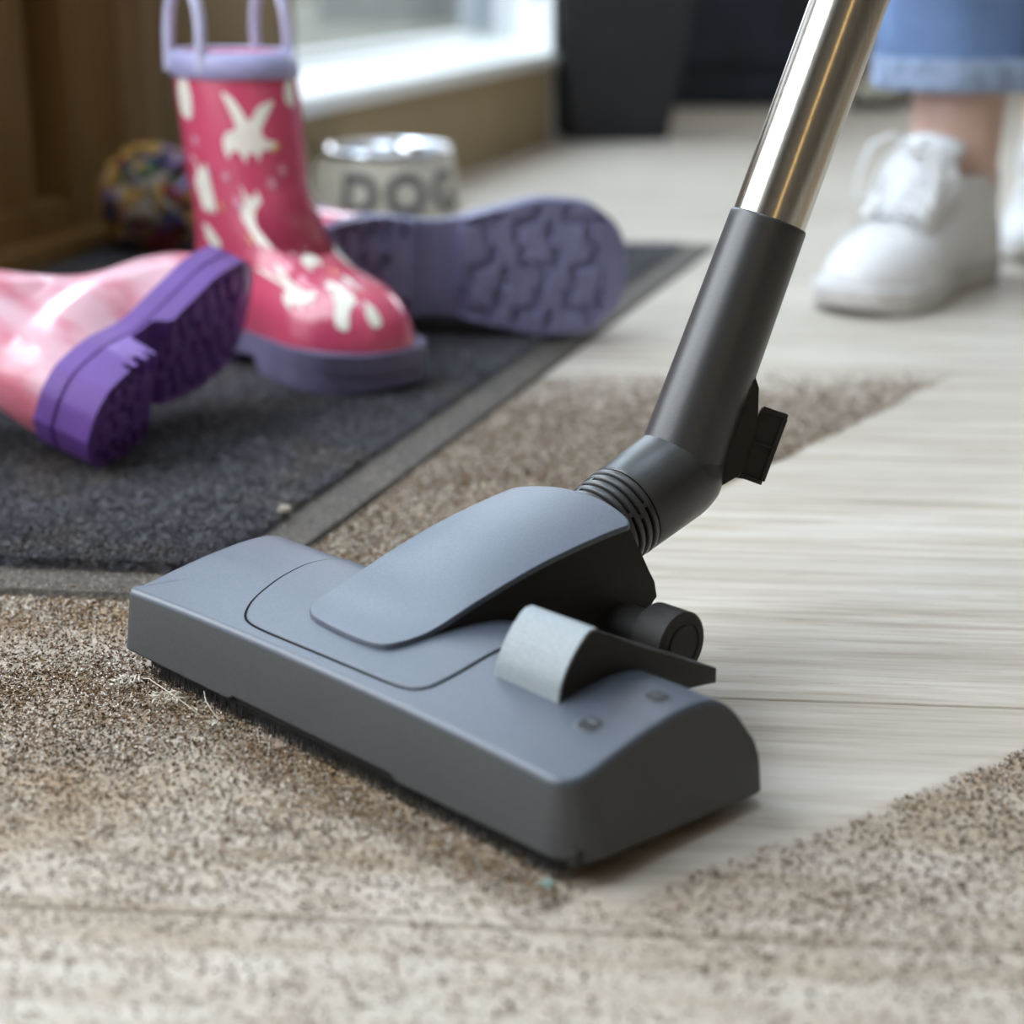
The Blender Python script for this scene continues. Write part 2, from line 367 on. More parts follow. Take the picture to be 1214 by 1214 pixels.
for i in range(-9, 25):
    off = (i*.47) % 1.0*PL if i > 9 else PL*.5 + (.22 if i % 2 else -.1)
    for j in range(-3, 5):
        x = j*PL - off; yc = base0 - PW/2 + (i+1)*PW
        pos = bd*x + bn*yc
        mid = bd*(x+PL/2) + bn*yc
        if not (-2.9 < mid.x < 4.0 and -1.6 < mid.y < 4.6): continue
        if (bd*(x+PL)+bn*yc-W0).dot(WN) < -.3: continue
        o = bpy.data.objects.new('plank', pm); COL.objects.link(o); o.location = (pos.x, pos.y, 0); o.rotation_euler = (0, 0, -BA); o.parent = fl

# ------------------------------------------------------------ room shell
def slabw(name, s0, s1, o0, o1, z0, z1, mat, parent=None, kind=None, bev=0, label=None):
    """a block laid along the left wall: s along it, o out into the room, z up"""
    bm = bmesh.new(); box(bm, (0, 0, 0), (s1-s0, o1-o0, z1-z0), bev=0)
    if bev: bmesh.ops.bevel(bm, geom=list(bm.edges), offset=bev, segments=2, affect='EDGES')
    c = wp((s0+s1)/2, (o0+o1)/2, (z0+z1)/2)
    ob = bm_obj(name, bm, mat, None, False, label=label); ob.rotation_euler = (0, 0, WA); ob.location = c
    # local y of the block must point away from WN: symmetric block, so the sign does not matter
    if parent: ob.parent = parent; ob.matrix_parent_inverse = parent.matrix_world.inverted()
    if kind: ob['kind'] = kind
    return ob
DP = -.175     # plane of door and panes, set back from the window bay's front
CH = 2.45
# door section of the left wall, seen at the far left
wl = slabw('wall_left', .192, 1.285, DP-.12, DP-.06, 0, .12, M['wall_warm'], kind='structure')
slabw('wall_left', .192, 4.6, DP-.12, DP, 2.1, CH, M['wall'], kind='structure')
slabw('wall_left', 1.66, 4.0, DP-.05, DP, 0, 2.1, M['wall'], kind='structure')
slabw('wall_left', -4.2, -2.04, DP-.12, DP, 0, CH, M['wall'], kind='structure')
slabw('wall_left', -2.04, .192, DP-.12, DP, 2.1, CH, M['wall'], kind='structure')
slabw('wall_left', -.68, -.60, DP-.12, DP, 0, 2.1, M['wall'], kind='structure')
dr = empty('door_1', wp(-.35, DP, 0), kind='structure')
bpy.context.view_layer.update()
slabw('panel', -.56, .165, DP-.06, DP-.05, 0, .42, M['oak_dark'], dr)
slabw('stile', .032, .165, DP-.05, DP+.0, .0, 2.1, M['oak_dark'], dr, bev=.004)
slabw('stile', -.56, -.40, DP-.05, DP+.0, .0, 2.1, M['oak_dark'], dr, bev=.004)
slabw('rail', -.40, .032, DP-.05, DP+.0, .0, .055, M['oak_dark'], dr, bev=.004)
slabw('rail', -.40, .032, DP-.05, DP+.0, .36, .48, M['oak_dark'], dr, bev=.004)
slabw('rail', -.40, .032, DP-.05, DP+.0, 1.95, 2.1, M['oak_dark'], dr, bev=.004)
slabw('panel', -.40, -.008, DP-.045, DP-.018, .055, .36, M['oak_dark'], dr, bev=.003)
slabw('threshold', -.56, .19, DP-.06, DP+.035, 0, .022, M['oak_dark'], dr, bev=.004)
slabw('door_frame', .150, .192, DP-.06, DP+.03, 0, 2.1, M['oak_mid'], dr, bev=.003)
slabw('door_frame', -.60, -.56, DP-.06, DP+.03, 0, 2.1, M['oak_mid'], dr, bev=.003)
# window bay
S0, S1 = .208, 1.268; SH = .140
w1 = empty('window_1', wp(.77, 0, 0), kind='structure'); bpy.context.view_layer.update()
slabw('bay_panel', S0, S1, -.03, 0, 0, SH-.012, M['wall_warm'], w1)
S2 = 1.86; GO = DP-.10
def wprism(name, pts, z0, z1, mat, parent, bev=0):
    o_ = prism(name, pts, lambda u, v, t: wp(u, v, z0 if t == 0 else z1)-parent.location, mat, None, bev=bev); o_.parent = parent; return o_
wprism('sill', [(S0, .012), (S1+.004, .012), (S2, GO), (S0, GO)], SH-.012, SH+.008, M['sill'], w1, .004)
slabw('side_panel', .192, S0, DP-.10, .0, 0, .50, M['wall_warm'], w1)
slabw('side_edge', .192, S0+.004, -.0, .008, 0, .505, M['oak_mid'], w1, bev=.002)
wprism('reveal', [(S1, .0), (S1+.025, .0), (S2+.025, GO), (S2, GO)], 0, .62, M['sill'], w1, .002)
slabw('window_frame', S0, S0+.05, DP-.14, DP-.09, SH, 2.1, M['oak_mid'], w1, bev=.003)
slabw('window_frame', S2-.06, S2, DP-.14, DP-.09, SH, 2.1, M['frame'], w1, bev=.003)
slabw('window_frame', S0+.05, S2-.05, DP-.14, DP-.09, SH, SH+.02, M['sill'], w1, bev=.003)
slabw('window_frame', S0+.05, S2-.05, DP-.14, DP-.09, 2.05, 2.1, M['frame'], w1, bev=.003)
slabw('window_frame', 1.70, 1.725, DP-.13, DP-.10, SH+.02, 2.05, M['frame'], w1, bev=.003)
DOORPANE = dr
glass, nt, b = new_mat('window_glass'); nt.nodes.remove(b)
_o = [n for n in nt.nodes if n.type == 'OUTPUT_MATERIAL'][0]; tr = N(nt, 'ShaderNodeBsdfTransparent'); gl = N(nt, 'ShaderNodeBsdfGlossy'); gl.inputs['Roughness'].default_value = .02
fr = N(nt, 'ShaderNodeFresnel'); fr.inputs[0].default_value = 1.45; mx = N(nt, 'ShaderNodeMixShader')
gg = N(nt, 'ShaderNodeNewGeometry'); nt.links.new(mathn(nt, 'MULTIPLY', fr.outputs[0], mathn(nt, 'SUBTRACT', 1, gg.outputs['Backfacing'])), mx.inputs[0]); nt.links.new(tr.outputs[0], mx.inputs[1]); nt.links.new(gl.outputs[0], mx.inputs[2]); nt.links.new(mx.outputs[0], _o.inputs[0])
slabw('pane', -.41, .02, DP-.03, DP-.026, .47, 1.96, glass, dr)  # door glazing made up so the nozzle top mirrors daylight
slabw('pane', S0+.05, S2-.05, DP-.117, DP-.113, SH+.02, 2.05, glass, w1)
# patio door (glazed), out of frame on the left: the daylight's way in
w2 = empty('window_2', wp(-1.6, DP, 0), kind='structure'); bpy.context.view_layer.update()
for s in (-2.04, -1.36, -.68): slabw('window_frame', s, s+.06, DP-.10, DP-.04, .0, 2.1, M['frame'], w2, bev=.004)
slabw('window_frame', -1.98, -.68, DP-.10, DP-.04, 0, .08, M['frame'], w2); slabw('window_frame', -1.98, -.68, DP-.10, DP-.04, 2.04, 2.1, M['frame'], w2)
slabw('pane', -1.98, -1.36, DP-.075, DP-.071, .08, 2.04, glass, w2); slabw('pane', -1.30, -.68, DP-.075, DP-.071, .08, 2.04, glass, w2)
def plainbox(name, c, s, mat, kind=None, parent=None, label=None, bev=0, rz=0):
    bm = bmesh.new(); box(bm, (0, 0, 0), s)
    if bev: bmesh.ops.bevel(bm, geom=list(bm.edges), offset=bev, segments=2, affect='EDGES')
    o = bm_obj(name, bm, mat, parent, label=label); o.location = c; o.rotation_euler = (0, 0, rz)
    if kind: o['kind'] = kind
    return o
plainbox('wall_back', (2.35, 4.46, .45), (4.3, .12, .9), M['wall'], 'structure'); plainbox('wall_back', (2.35, 4.46, 2.25), (4.3, .12, .4), M['wall'], 'structure')
plainbox('wall_back', (.55, 4.46, 1.475), (.7, .12, 1.15), M['wall'], 'structure'); plainbox('wall_back', (3.4, 4.46, 1.475), (2.2, .12, 1.15), M['wall'], 'structure')
w3 = empty('added_window_3', (1.6, 4.46, .9), kind='structure')  # window made up to bring in light from the back
for c_, s_ in (((-.68, 0, .575), (.04, .06, 1.15)), ((.68, 0, .575), (.04, .06, 1.15)), ((0, 0, .02), (1.32, .06, .04)), ((0, 0, 1.13), (1.32, .06, .04)), ((0, 0, .575), (.04, .05, 1.07))): plainbox('window_frame', c_, s_, M['frame'], None, w3)
plainbox('pane', (0, .0, .575), (1.3, .004, 1.07), glass, None, w3)
plainbox('baseboard_back', (2.35, 4.39, .035), (4.3, .018, .07), M['oak_mid'], 'structure', bev=.004)
plainbox('wall_right', (3.1, 1.6, CH/2), (.12, 6.2, CH), M['wall_dim'], 'structure')
plainbox('wall_front', (.6, -1.55, CH/2), (5.6, .12, CH), M['wall_dim'], 'structure')
for s0_, s1_, o0_, o1_ in ((-4.4, -1.2, -.30, 4.4), (0, 4.8, -.30, 4.4), (-1.2, 0, -.30, 0), (-1.2, 0, 1.05, 4.4)): slabw('ceiling', s0_, s1_, o0_, o1_, CH, CH+.1, M['ceil'], kind='structure')
w4 = empty('added_skylight', wp(-.6, .52, CH), kind='structure'); bpy.context.view_layer.update()  # roof opening made up to light surfaces from above
slabw('window_frame', -1.2, -1.15, 0, 1.05, CH, CH+.09, M['sill'], w4); slabw('window_frame', -.05, 0, 0, 1.05, CH, CH+.09, M['sill'], w4)
slabw('window_frame', -1.15, -.05, 0, .05, CH, CH+.09, M['sill'], w4); slabw('window_frame', -1.15, -.05, 1.0, 1.05, CH, CH+.09, M['sill'], w4)
slabw('pane', -1.15, -.05, .05, 1.0, CH+.05, CH+.054, glass, w4)
# outdoors beyond the panes
plainbox('patio', (-6, 22, -.10), (40, 50, .1), M['stone'], 'structure')
tag(plainbox('garden_planter', (-.62, 9.8, .09), (.82, .4, .32), M['stone_grey'], bev=.02, rz=.1), 'long grey stone trough out on the patio beyond the window', 'trough')
tag(plainbox('garden_hedge', (-3.0, 26.0, .6), (26, 1.2, 1.4), M['hedge'], bev=.1, rz=.1), 'clipped green hedge across the garden beyond the window', 'hedge')

# ------------------------------------------------------------ doormat
def isect(p1, d1, p2, d2):
    a_ = np.array([[d1[0], -d2[0]], [d1[1], -d2[1]]]); t = np.linalg.solve(a_, np.array([p2[0]-p1[0], p2[1]-p1[1]])); return (p1[0]+t[0]*d1[0], p1[1]+t[0]*d1[1])
oR, oRd = (-.1023, .9144), (.3082, .9513)    # right outer edge
oF, oFd = (-.2545, .8269), (1, -.118)        # front outer edge
oB = (.206, 1.915)
Cfr = isect(oR, oRd, oF, oFd); Cbr = isect(oR, oRd, oB, oFd)
Cfl = (Cfr[0]-.52, Cfr[1]+.061); Cbl = (Cbr[0]-.655, Cbr[1]+.077)
mat_e = empty('door_mat', (Cfr[0]-.3, Cfr[1]+.4, 0), 'charcoal pile doormat with a rubber border under the pink boots', 'doormat')
bpy.context.view_layer.update()
quad = [np.array(Cfl), np.array(Cfr), np.array(Cbr), np.array(Cbl)]
cen = sum(quad)/4
def inset_quad(d):
    out = []
    for i in range(4):
        p0, p1, p2 = quad[i-1], quad[i], quad[(i+1) % 4]
        d1_ = (p1-p0)/np.linalg.norm(p1-p0); d2_ = (p2-p1)/np.linalg.norm(p2-p1)
        na, nb = np.array([-d1_[1], d1_[0]]), np.array([-d2_[1], d2_[0]])
        out.append(np.array(isect(p0+na*d, d1_, p1+nb*d, d2_)))
    return out
eo = np.array([Cfr[0]-.3, Cfr[1]+.4])
def ring3(pts, z): return [(p[0]-eo[0], p[1]-eo[1], z) for p in pts]
vs = ring3(quad, .0002) + ring3(inset_quad(.002), .0035) + ring3(inset_quad(.030), .0045) + ring3(inset_quad(.032), .001)
fs = [(k*4+i, k*4+(i+1) % 4, k*4+4+(i+1) % 4, k*4+4+i) for k in range(3) for i in range(4)] + [(12, 13, 14, 15)]
mesh_obj('rubber_border', vs, fs, M['border'], mat_e, False)
iq = inset_quad(.028)
nx, ny = 260, 420
U, V = np.meshgrid(np.linspace(0, 1, nx), np.linspace(0, 1, ny))
X = (iq[0][0]*(1-U)+iq[1][0]*U)*(1-V)+(iq[3][0]*(1-U)+iq[2][0]*U)*V; Y = (iq[0][1]*(1-U)+iq[1][1]*U)*(1-V)+(iq[3][1]*(1-U)+iq[2][1]*U)*V
edge = np.minimum(np.minimum(U, 1-U)*.6, np.minimum(V, 1-V)*1.1)
Zp = .0045+.0042*np.clip(edge/.006, 0, 1)**.5 + .0022*(vnoise(X, Y, .004, 1)-.5) + .0022*(RNG.random(X.shape)-.5)
X = X+.0022*(RNG.random(X.shape)-.5); Y = Y+.0022*(RNG.random(X.shape)-.5)
Zp[0] = Zp[-1] = .001; Zp[:, 0] = Zp[:, -1] = .001
def grid_mesh(name, X, Y, Z, mat, parent, off=(0, 0)):
    ny, nx = X.shape; me = bpy.data.meshes.new(name)
    me.vertices.add(nx*ny); co = np.empty((nx*ny, 3), 'f'); co[:, 0] = X.ravel()-off[0]; co[:, 1] = Y.ravel()-off[1]; co[:, 2] = Z.ravel(); me.vertices.foreach_set('co', co.ravel())
    idx = np.arange(nx*ny).reshape(ny, nx); q = np.stack([idx[:-1, :-1], idx[:-1, 1:], idx[1:, 1:], idx[1:, :-1]], -1).reshape(-1, 4)
    me.loops.add(q.size); me.loops.foreach_set('vertex_index', q.ravel()); me.polygons.add(len(q)); me.polygons.foreach_set('loop_start', np.arange(0, q.size, 4)); me.polygons.foreach_set('loop_total', np.full(len(q), 4))
    me.polygons.foreach_set('use_smooth', np.ones(len(q), bool)); me.update(calc_edges=True); me.validate(); me.materials.append(mat)
    o = bpy.data.objects.new(name, me); COL.objects.link(o); o.parent = parent; return o
o = grid_mesh('pile', X, Y, Zp, M['pile'], mat_e, eo); o['kind'] = 'stuff'

def scatter_tets(name, P_, L_, W_, mats, midx, parent=None, tilt=.35):
    """many tiny crumbs / fibres: each a slim tetrahedron. P_ (n,3) centres, L_ length, W_ thickness"""
    n = len(P_); a_ = RNG.random(n)*2*np.pi; t_ = (RNG.random(n)-.5)*2*tilt
    d = np.c_[np.cos(a_)*np.cos(t_), np.sin(a_)*np.cos(t_), np.sin(t_)]; s = np.c_[-np.sin(a_), np.cos(a_), np.zeros(n)]
    L_ = L_[:, None]; W_ = W_[:, None]; up = np.array([0, 0, 1.])
    v = np.stack([P_-d*L_/2, P_+s*W_/2-up*W_*.2+d*L_*.1, P_-s*W_/2-up*W_*.2+d*L_*.05, P_+d*L_/2+up*W_*.5], 1).reshape(-1, 3)
    base = np.arange(n)[:, None]*4
    f_ = np.stack([base+np.array([0, 1, 2]), base+np.array([0, 3, 1]), base+np.array([1, 3, 2]), base+np.array([0, 2, 3])], 1).reshape(-1, 3)
    me = bpy.data.meshes.new(name); me.vertices.add(len(v)); me.vertices.foreach_set('co', v.astype('f').ravel())
    me.loops.add(f_.size); me.loops.foreach_set('vertex_index', f_.astype('i').ravel()); me.polygons.add(len(f_))
    me.polygons.foreach_set('loop_start', np.arange(0, f_.size, 3)); me.polygons.foreach_set('loop_total', np.full(len(f_), 3))
    me.polygons.foreach_set('material_index', np.repeat(midx, 4).astype('i')); me.update(calc_edges=True)
    for mm in mats: me.materials.append(mm)
    ob = bpy.data.objects.new(name, me); COL.objects.link(ob)
    if parent: ob.parent = parent
    return ob
# tufts standing in the pile of the mat (only where the camera sees them fairly sharp)
n = 60000; u = RNG.random(n); v = RNG.random(n)**1.6
px = (iq[0][0]*(1-u)+iq[1][0]*u)*(1-v)+(iq[3][0]*(1-u)+iq[2][0]*u)*v-eo[0]; py = (iq[0][1]*(1-u)+iq[1][1]*u)*(1-v)+(iq[3][1]*(1-u)+iq[2][1]*u)*v-eo[1]
o = scatter_tets('pile_tufts', np.c_[px, py, .0095+RNG.random(n)*.0012], .0022+.002*RNG.random(n), .0009+.0008*RNG.random(n), [M['pile']], np.zeros(n), mat_e, 1.2); o['kind'] = 'stuff'

# ------------------------------------------------------------ dust and crumbs on the floor
def flat(name, c, rough=.95): return simple(name, c, rough, var=.15, scale=200, spec=.15)
dust_m = [flat('dust_brown', (.115, .064, .031)), flat('dust_tan', (.32, .205, .115)), flat('dust_grey', (.76, .69, .60)), flat('dust_dark', (.045, .03, .02))]
NO = np.array([.0224, .5313]); na_ = np.array([-.6948, .7192]); nb_ = np.array([.7192, .6948])
def density(x, y):
    s1 = n1.x*x+n1.y*y-c1; s2 = n2.x*x+n2.y*y-c2
    wob = .006*(vnoise(x, y, .02, 5)-.5)
    far_ = (s1+wob > 0)*np.clip(1.0-(y-1.08)/.24, 0, 1); lf = (x-NO[0])*na_[0]+(y-NO[1])*na_[1]; bf = (x-NO[0])*nb_[0]+(y-NO[1])*nb_[1]
    nearf = np.clip((y-.42)/.26, 0, 1)**1.2*.85+.10
    nearf = nearf*np.where((lf < .0) & (bf > -.03), np.clip((.0-lf)/.07, 0, 1)*.75+.45, 1)
    near_ = ((s2+wob < 0) | (bf+wob < .004) | ((bf < .006) & (lf > 0) & (lf < .27)))*nearf; d = np.maximum(far_, near_)
    under = (lf > .0) & (lf < .28) & (bf > .008); d = np.where(under, 0, d)
    # the mat covers the floor
    e1 = (x-oR[0])*oRd[1]-(y-oR[1])*oRd[0]; e2 = (y-oF[1])+.118*(x-oF[0])
    d = np.where((e1 < 0) & (e2 > 0), 0, d)
    pile_up = np.exp(-((bf+.009)/.009)**2)*(lf > .0)*(lf < .262)*1.2
    return d*(.45+1.2*(vnoise(x, y, .05, 9)*.6+vnoise(x, y, .012, 3)*.4)-.15)*.85+pile_up*(bf < -.002)
cand = 1150000; x = RNG.random(cand)*1.20-.48; y = .33+RNG.random(cand)**.9*1.02
# keep to what the lens sees (plus a margin)
keep = (x > -.30*y-.12) & (x < .30*y+.22); x, y = x[keep], y[keep]
dd = density(x, y); keep = RNG.random(len(x)) < np.clip(dd, 0, 1)*.92; x, y, dd = x[keep], y[keep], dd[keep]
mm = RNG.random(len(x)); tone = vnoise(x, y, .035, 21)
mi = np.where(mm < .20+.26*tone, 0, np.where(mm < .50+.15*tone, 1, np.where(mm < .96, 2, 3)))
bf = (x-NO[0])*nb_[0]+(y-NO[1])*nb_[1]; heap = np.exp(-((bf+.014)/.008)**2)
# crumbs ride on the near-shore of the tide line in front of the brush
z = .0003+RNG.random(len(x))*(.0007+.003*heap)
sc_ = .75+.5*np.clip(y-.6, 0, 1)
scatter = scatter_tets('dust_layer', np.c_[x, y, z], (.0010+.0021*RNG.random(len(x)))*sc_, (.0008+.0010*RNG.random(len(x)))*sc_, dust_m, mi)
tag(scatter, 'brown and grey dust and crumbs strewn over the pale floorboards around the nozzle', 'dust', kind='stuff')
print('dust grains', len(x))
# dust on the mat's front part
n = 14000; u = RNG.random(n); v = RNG.random(n)**2.2*.55
px = (quad[0][0]*(1-u)+quad[1][0]*u)*(1-v)+(quad[3][0]*(1-u)+quad[2][0]*u)*v; py = (quad[0][1]*(1-u)+quad[1][1]*u)*(1-v)+(quad[3][1]*(1-u)+quad[2][1]*u)*v
onp = np.minimum(np.minimum(u, 1-u)*.6, v*1.1) > .03
keep = RNG.random(n) < np.where(onp, .25+.8*(vnoise(px, py, .06, 31) > .52), .9); px, py, onp = px[keep], py[keep], onp[keep]; n = len(px)
o = scatter_tets('mat_dust', np.c_[px, py, np.where(onp, .0098, .0048)+RNG.random(n)*.001], .0007+.0012*RNG.random(n), .0004+.0004*RNG.random(n), dust_m[:3], RNG.integers(0, 3, n))
tag(o, 'tan dust sprinkled on the front edge of the charcoal doormat', 'dust', kind='stuff')

# hairs and lint caught before the brush
def nz(x_, y_, z_): return Vector((NO[0]+na_[0]*x_+nb_[0]*y_, NO[1]+na_[1]*x_+nb_[1]*y_, z_))
M['lint'] = simple('lint_pale', (.66, .60, .50), .9, var=.1); M['hair'] = simple('hair_tan', (.42, .28, .14), .6, var=.2); M['mint'] = simple('mint_glint', (.42, .66, .60), .6)
vs, fs = [], []
for k in range(520):
    x_ = random.uniform(.005, .262); p = nz(x_, random.gauss(-.012, .005), .001+random.random()*.003); d = Vector((random.gauss(0, 1), random.gauss(0, 1), random.gauss(0, .35))).normalized()*random.uniform(.0015, .004)
    bnd = Vector((random.gauss(0, 1), random.gauss(0, 1), .4)).normalized()*.0012
    a_, b_ = tube_vf([p-d, p+bnd, p+d], .00011, 3, False); k0 = len(vs); vs += a_; fs += [tuple(i+k0 for i in q) for q in b_]
vs = [(v_[0], v_[1], max(v_[2], .0002)) for v_ in vs]
tag(mesh_obj('lint_fibres', vs, fs, M['hair']), 'tan fibres and fluff caught along the front brush', 'lint', kind='stuff')
hair_paths = [([nz(.262, -.004, .002), nz(.252, -.006, .0055), nz(.238, -.007, .005), nz(.222, -.008, .004), nz(.207, -.008, .0015)], 'long pale hair lying before the left end of the brush'),
              ([nz(.219, .0, .008), nz(.212, -.004, .007), nz(.205, -.006, .0055), nz(.200, -.006, .003)], 'short pale hair poking from the brush near the white fluff'),
              ([nz(.176, -.004, .006), nz(.171, -.007, .003), nz(.166, -.006, .004), nz(.162, -.008, .002)], 'curled pale hair by the middle of the front brush')]
for pth, lab in hair_paths:
    q = [];
    for i in range(len(pth)-1): q += [pth[i].lerp(pth[i+1], t) for t in (0, .33, .66)]
    q.append(pth[-1]); tag(tube('hair', q, .00022, M['lint'], seg=6), lab, 'hair', 'pale hairs caught by the brush')
def fluff(name, c, r, mat, lab, flat_=.6, n=70):
    vs, fs = [], []
    for k in range(n):
        a_ = random.random()*6.28; p = c + Vector((math.cos(a_), math.sin(a_), 0))*r*random.random()**.6 + Vector((0, 0, r*flat_*random.random())); t = Vector((random.gauss(0, 1), random.gauss(0, 1), random.gauss(0, .5))).normalized()*r*.55
        v_, f_ = tube_vf([p-t*.9+Vector((0, 0, -.0002)), p+Vector((0, 0, r*.2)), p+t], r*.085, 3, True); k0 = len(vs); vs += v_; fs += [tuple(i+k0 for i in q) for q in f_]
    vs = [(v_[0], v_[1], max(v_[2], .0002)) for v_ in vs]
    return tag(mesh_obj(name, vs, fs, mat), lab, 'fluff', 'fluff around the nozzle' if name == 'fluff_clump' else None)
fluff('fluff_clump', nz(.198, -.010, .0006), .0032, M['lint'], 'small white clump of fluff at the notch of the front skirt', .9)
fluff('fluff_clump', nz(.262, -.010, .0004), .006, M['lint'], 'flat white wisp of fluff at the left end of the brush', .25, 90)
fluff('fluff_clump', nz(.236, -.0085, .0004), .007, M['lint'], 'thin pale wisp along the brush right of the left end', .15, 60)
fluff('glint_speck', nz(.012, -.0025, .0010), .0020, M['mint'], 'tiny mint green speck standing in for a glint under the nozzle corner', .8, 40)  # a glint drawn as a coloured speck, no loose scrap
tagp = fluff('fluff_clump', Vector((-.1255, .935, .0095)), .0032, M['lint'], 'pale crumb of fluff on the near corner of the doormat', .9)

# ------------------------------------------------------------ the vacuum cleaner
vac = empty('vacuum_cleaner', (NO[0], NO[1], 0), 'grey vacuum floor head with a black swivel neck and steel wand', 'vacuum cleaner')
bpy.context.view_layer.update(); VO = Vector((NO[0], NO[1], 0))
def L(x_, y_, z_): return nz(x_, y_, z_) - VO
W_, D_ = .2835, .102
prof = hermite([0, .003, .0115, .0295, .0475, .060, .070, .079, .089, .096, .1006, .102], [.0398, .0405, .0422, .0458, .0486, .0494, .0490, .0472, .0405, .0295, .0165, .006])
def crown(x_): u = (x_-W_/2)/(W_/2); return -.0032*abs(u)**2.4
def topz(x_, y_): return prof(y_) + crown(x_)*min(1, max(0, (.10-y_)/.05))
def rrect(n_=64, rf=.017, rr_=.006):
    out = []
    def arc(cx, cy, r, a0, a1, k):
        for i in range(k): t = a0+(a1-a0)*i/(k-1); out.append((cx+r*math.cos(t), cy+r*math.sin(t)))
    def line(p, q, k):
        for i in range(1, k): t = i/k; out.append((p[0]+(q[0]-p[0])*t, p[1]+(q[1]-p[1])*t))
    pi = math.pi
    arc(rf, rf, rf, pi, 1.5*pi, 10); line((rf, 0), (W_-.007, 0), 90); rl = .007; arc(W_-rl, rl, rl, 1.5*pi, 2*pi, 10); line((W_, rl), (W_, D_-rr_), 60)
    arc(W_-rr_, D_-rr_, rr_, 0, .5*pi, 7); line((W_-rr_, D_), (rr_, D_), 60); arc(rr_, D_-rr_, rr_, .5*pi, pi, 7); line((0, D_-rr_), (0, rf), 60)
    return out
ol = rrect(); n = len(ol); rings = []
def normal2(i):
    p, q = ol[i-1], ol[(i+1) % n]; tx, ty = q[0]-p[0], q[1]-p[1]; l = math.hypot(tx, ty); return (-ty/l, tx/l)   # inward for a counter-clockwise loop
bot, top = [], []
for i, (x_, y_) in enumerate(ol):
    nx_, ny_ = normal2(i)
    zb = .010 if y_ < .02 else .010-.004*min(1, (y_-.02)/.07)
    if y_ < .001 and .0976 < x_ < .2005: zb = .0122
    zt = prof(min(y_, .1019)); dr_ = .09*abs(ny_)**2*(ny_ > 0)+.24*nx_*nx_
    for _ in range(3):
        k = dr_*max(0, zt-.010); p = (x_+nx_*k, y_+ny_*k); zt = max(topz(p[0], min(p[1], .1017)), zb+.0003)
    bot.append((x_, y_, zb)); top.append((p[0], p[1], zt, nx_, ny_))
rings.append([(x_+normal2(i)[0]*.003, y_+normal2(i)[1]*.003, zb+.004) for i, (x_, y_, zb) in enumerate(bot)])
rings.append([(x_+normal2(i)[0]*.0016, y_+normal2(i)[1]*.0016, zb) for i, (x_, y_, zb) in enumerate(bot)])
rings.append(bot)
rings.append([(b_[0]*.97+t[0]*.03, b_[1]*.97+t[1]*.03, b_[2]*.97+t[2]*.03) for b_, t in zip(bot, top)])
rings.append([(b_[0]*.5+t[0]*.5, b_[1]*.5+t[1]*.5, b_[2]*.5+t[2]*.5) for b_, t in zip(bot, top)])
def fil(d, dz, k):
    r = []
    for b_, t in zip(bot, top):
        h_ = min(1, max(0, (t[2]-b_[2])/.012)); x_, y_ = t[0]+t[3]*d, t[1]+t[4]*d
        z_ = (topz(x_, min(y_, .1017)) if k else t[2]) - dz*h_
        r.append((x_, y_, max(z_, b_[2]+.0004)))
    return r
rings += [fil(0, .0022, 0), fil(.0002, .0013, 0), fil(.0007, .0006, 0), fil(.0014, .00015, 1), fil(.0024, 0, 1)]
last = rings[-1]; T = 34
for j in range(1, T+1):
    t = math.cos(j/T*math.pi/2); r = []
    for (x_, y_, z_) in last:
        cx = min(max(x_, .055), W_-.055); cy = .052; X_, Y_ = cx+(x_-cx)*t, cy+(y_-cy)*t; r.append((X_, Y_, topz(X_, min(Y_, .1017))))
    rings.append(r)
vs = [L(*p) for r in rings for p in r]; fs = []
for k in range(len(rings)-1):
    for i in range(n): fs.append((k*n+i, k*n+(i+1) % n, (k+1)*n+(i+1) % n, (k+1)*n+i))
body = mesh_obj('nozzle_body', vs, fs, M['plastic_grey'], vac, True, 'nozzle body, top tinted blue grey for sky light, skirt darker')
body.data.materials.append(M['plastic_skirt'])
for pl_ in body.data.polygons:       # skirt toned darker than the shell, whose colour carries the sky light
    c_ = pl_.center; q_ = c_+VO; lx = (q_.x-NO[0])*na_[0]+(q_.y-NO[1])*na_[1]; ly = (q_.x-NO[0])*nb_[0]+(q_.y-NO[1])*nb_[1]
    if abs(pl_.normal.z) < .45 and (c_.z < topz(lx, min(max(ly, .004), .1015))-.0022) and ly < .0995: pl_.material_index = 1
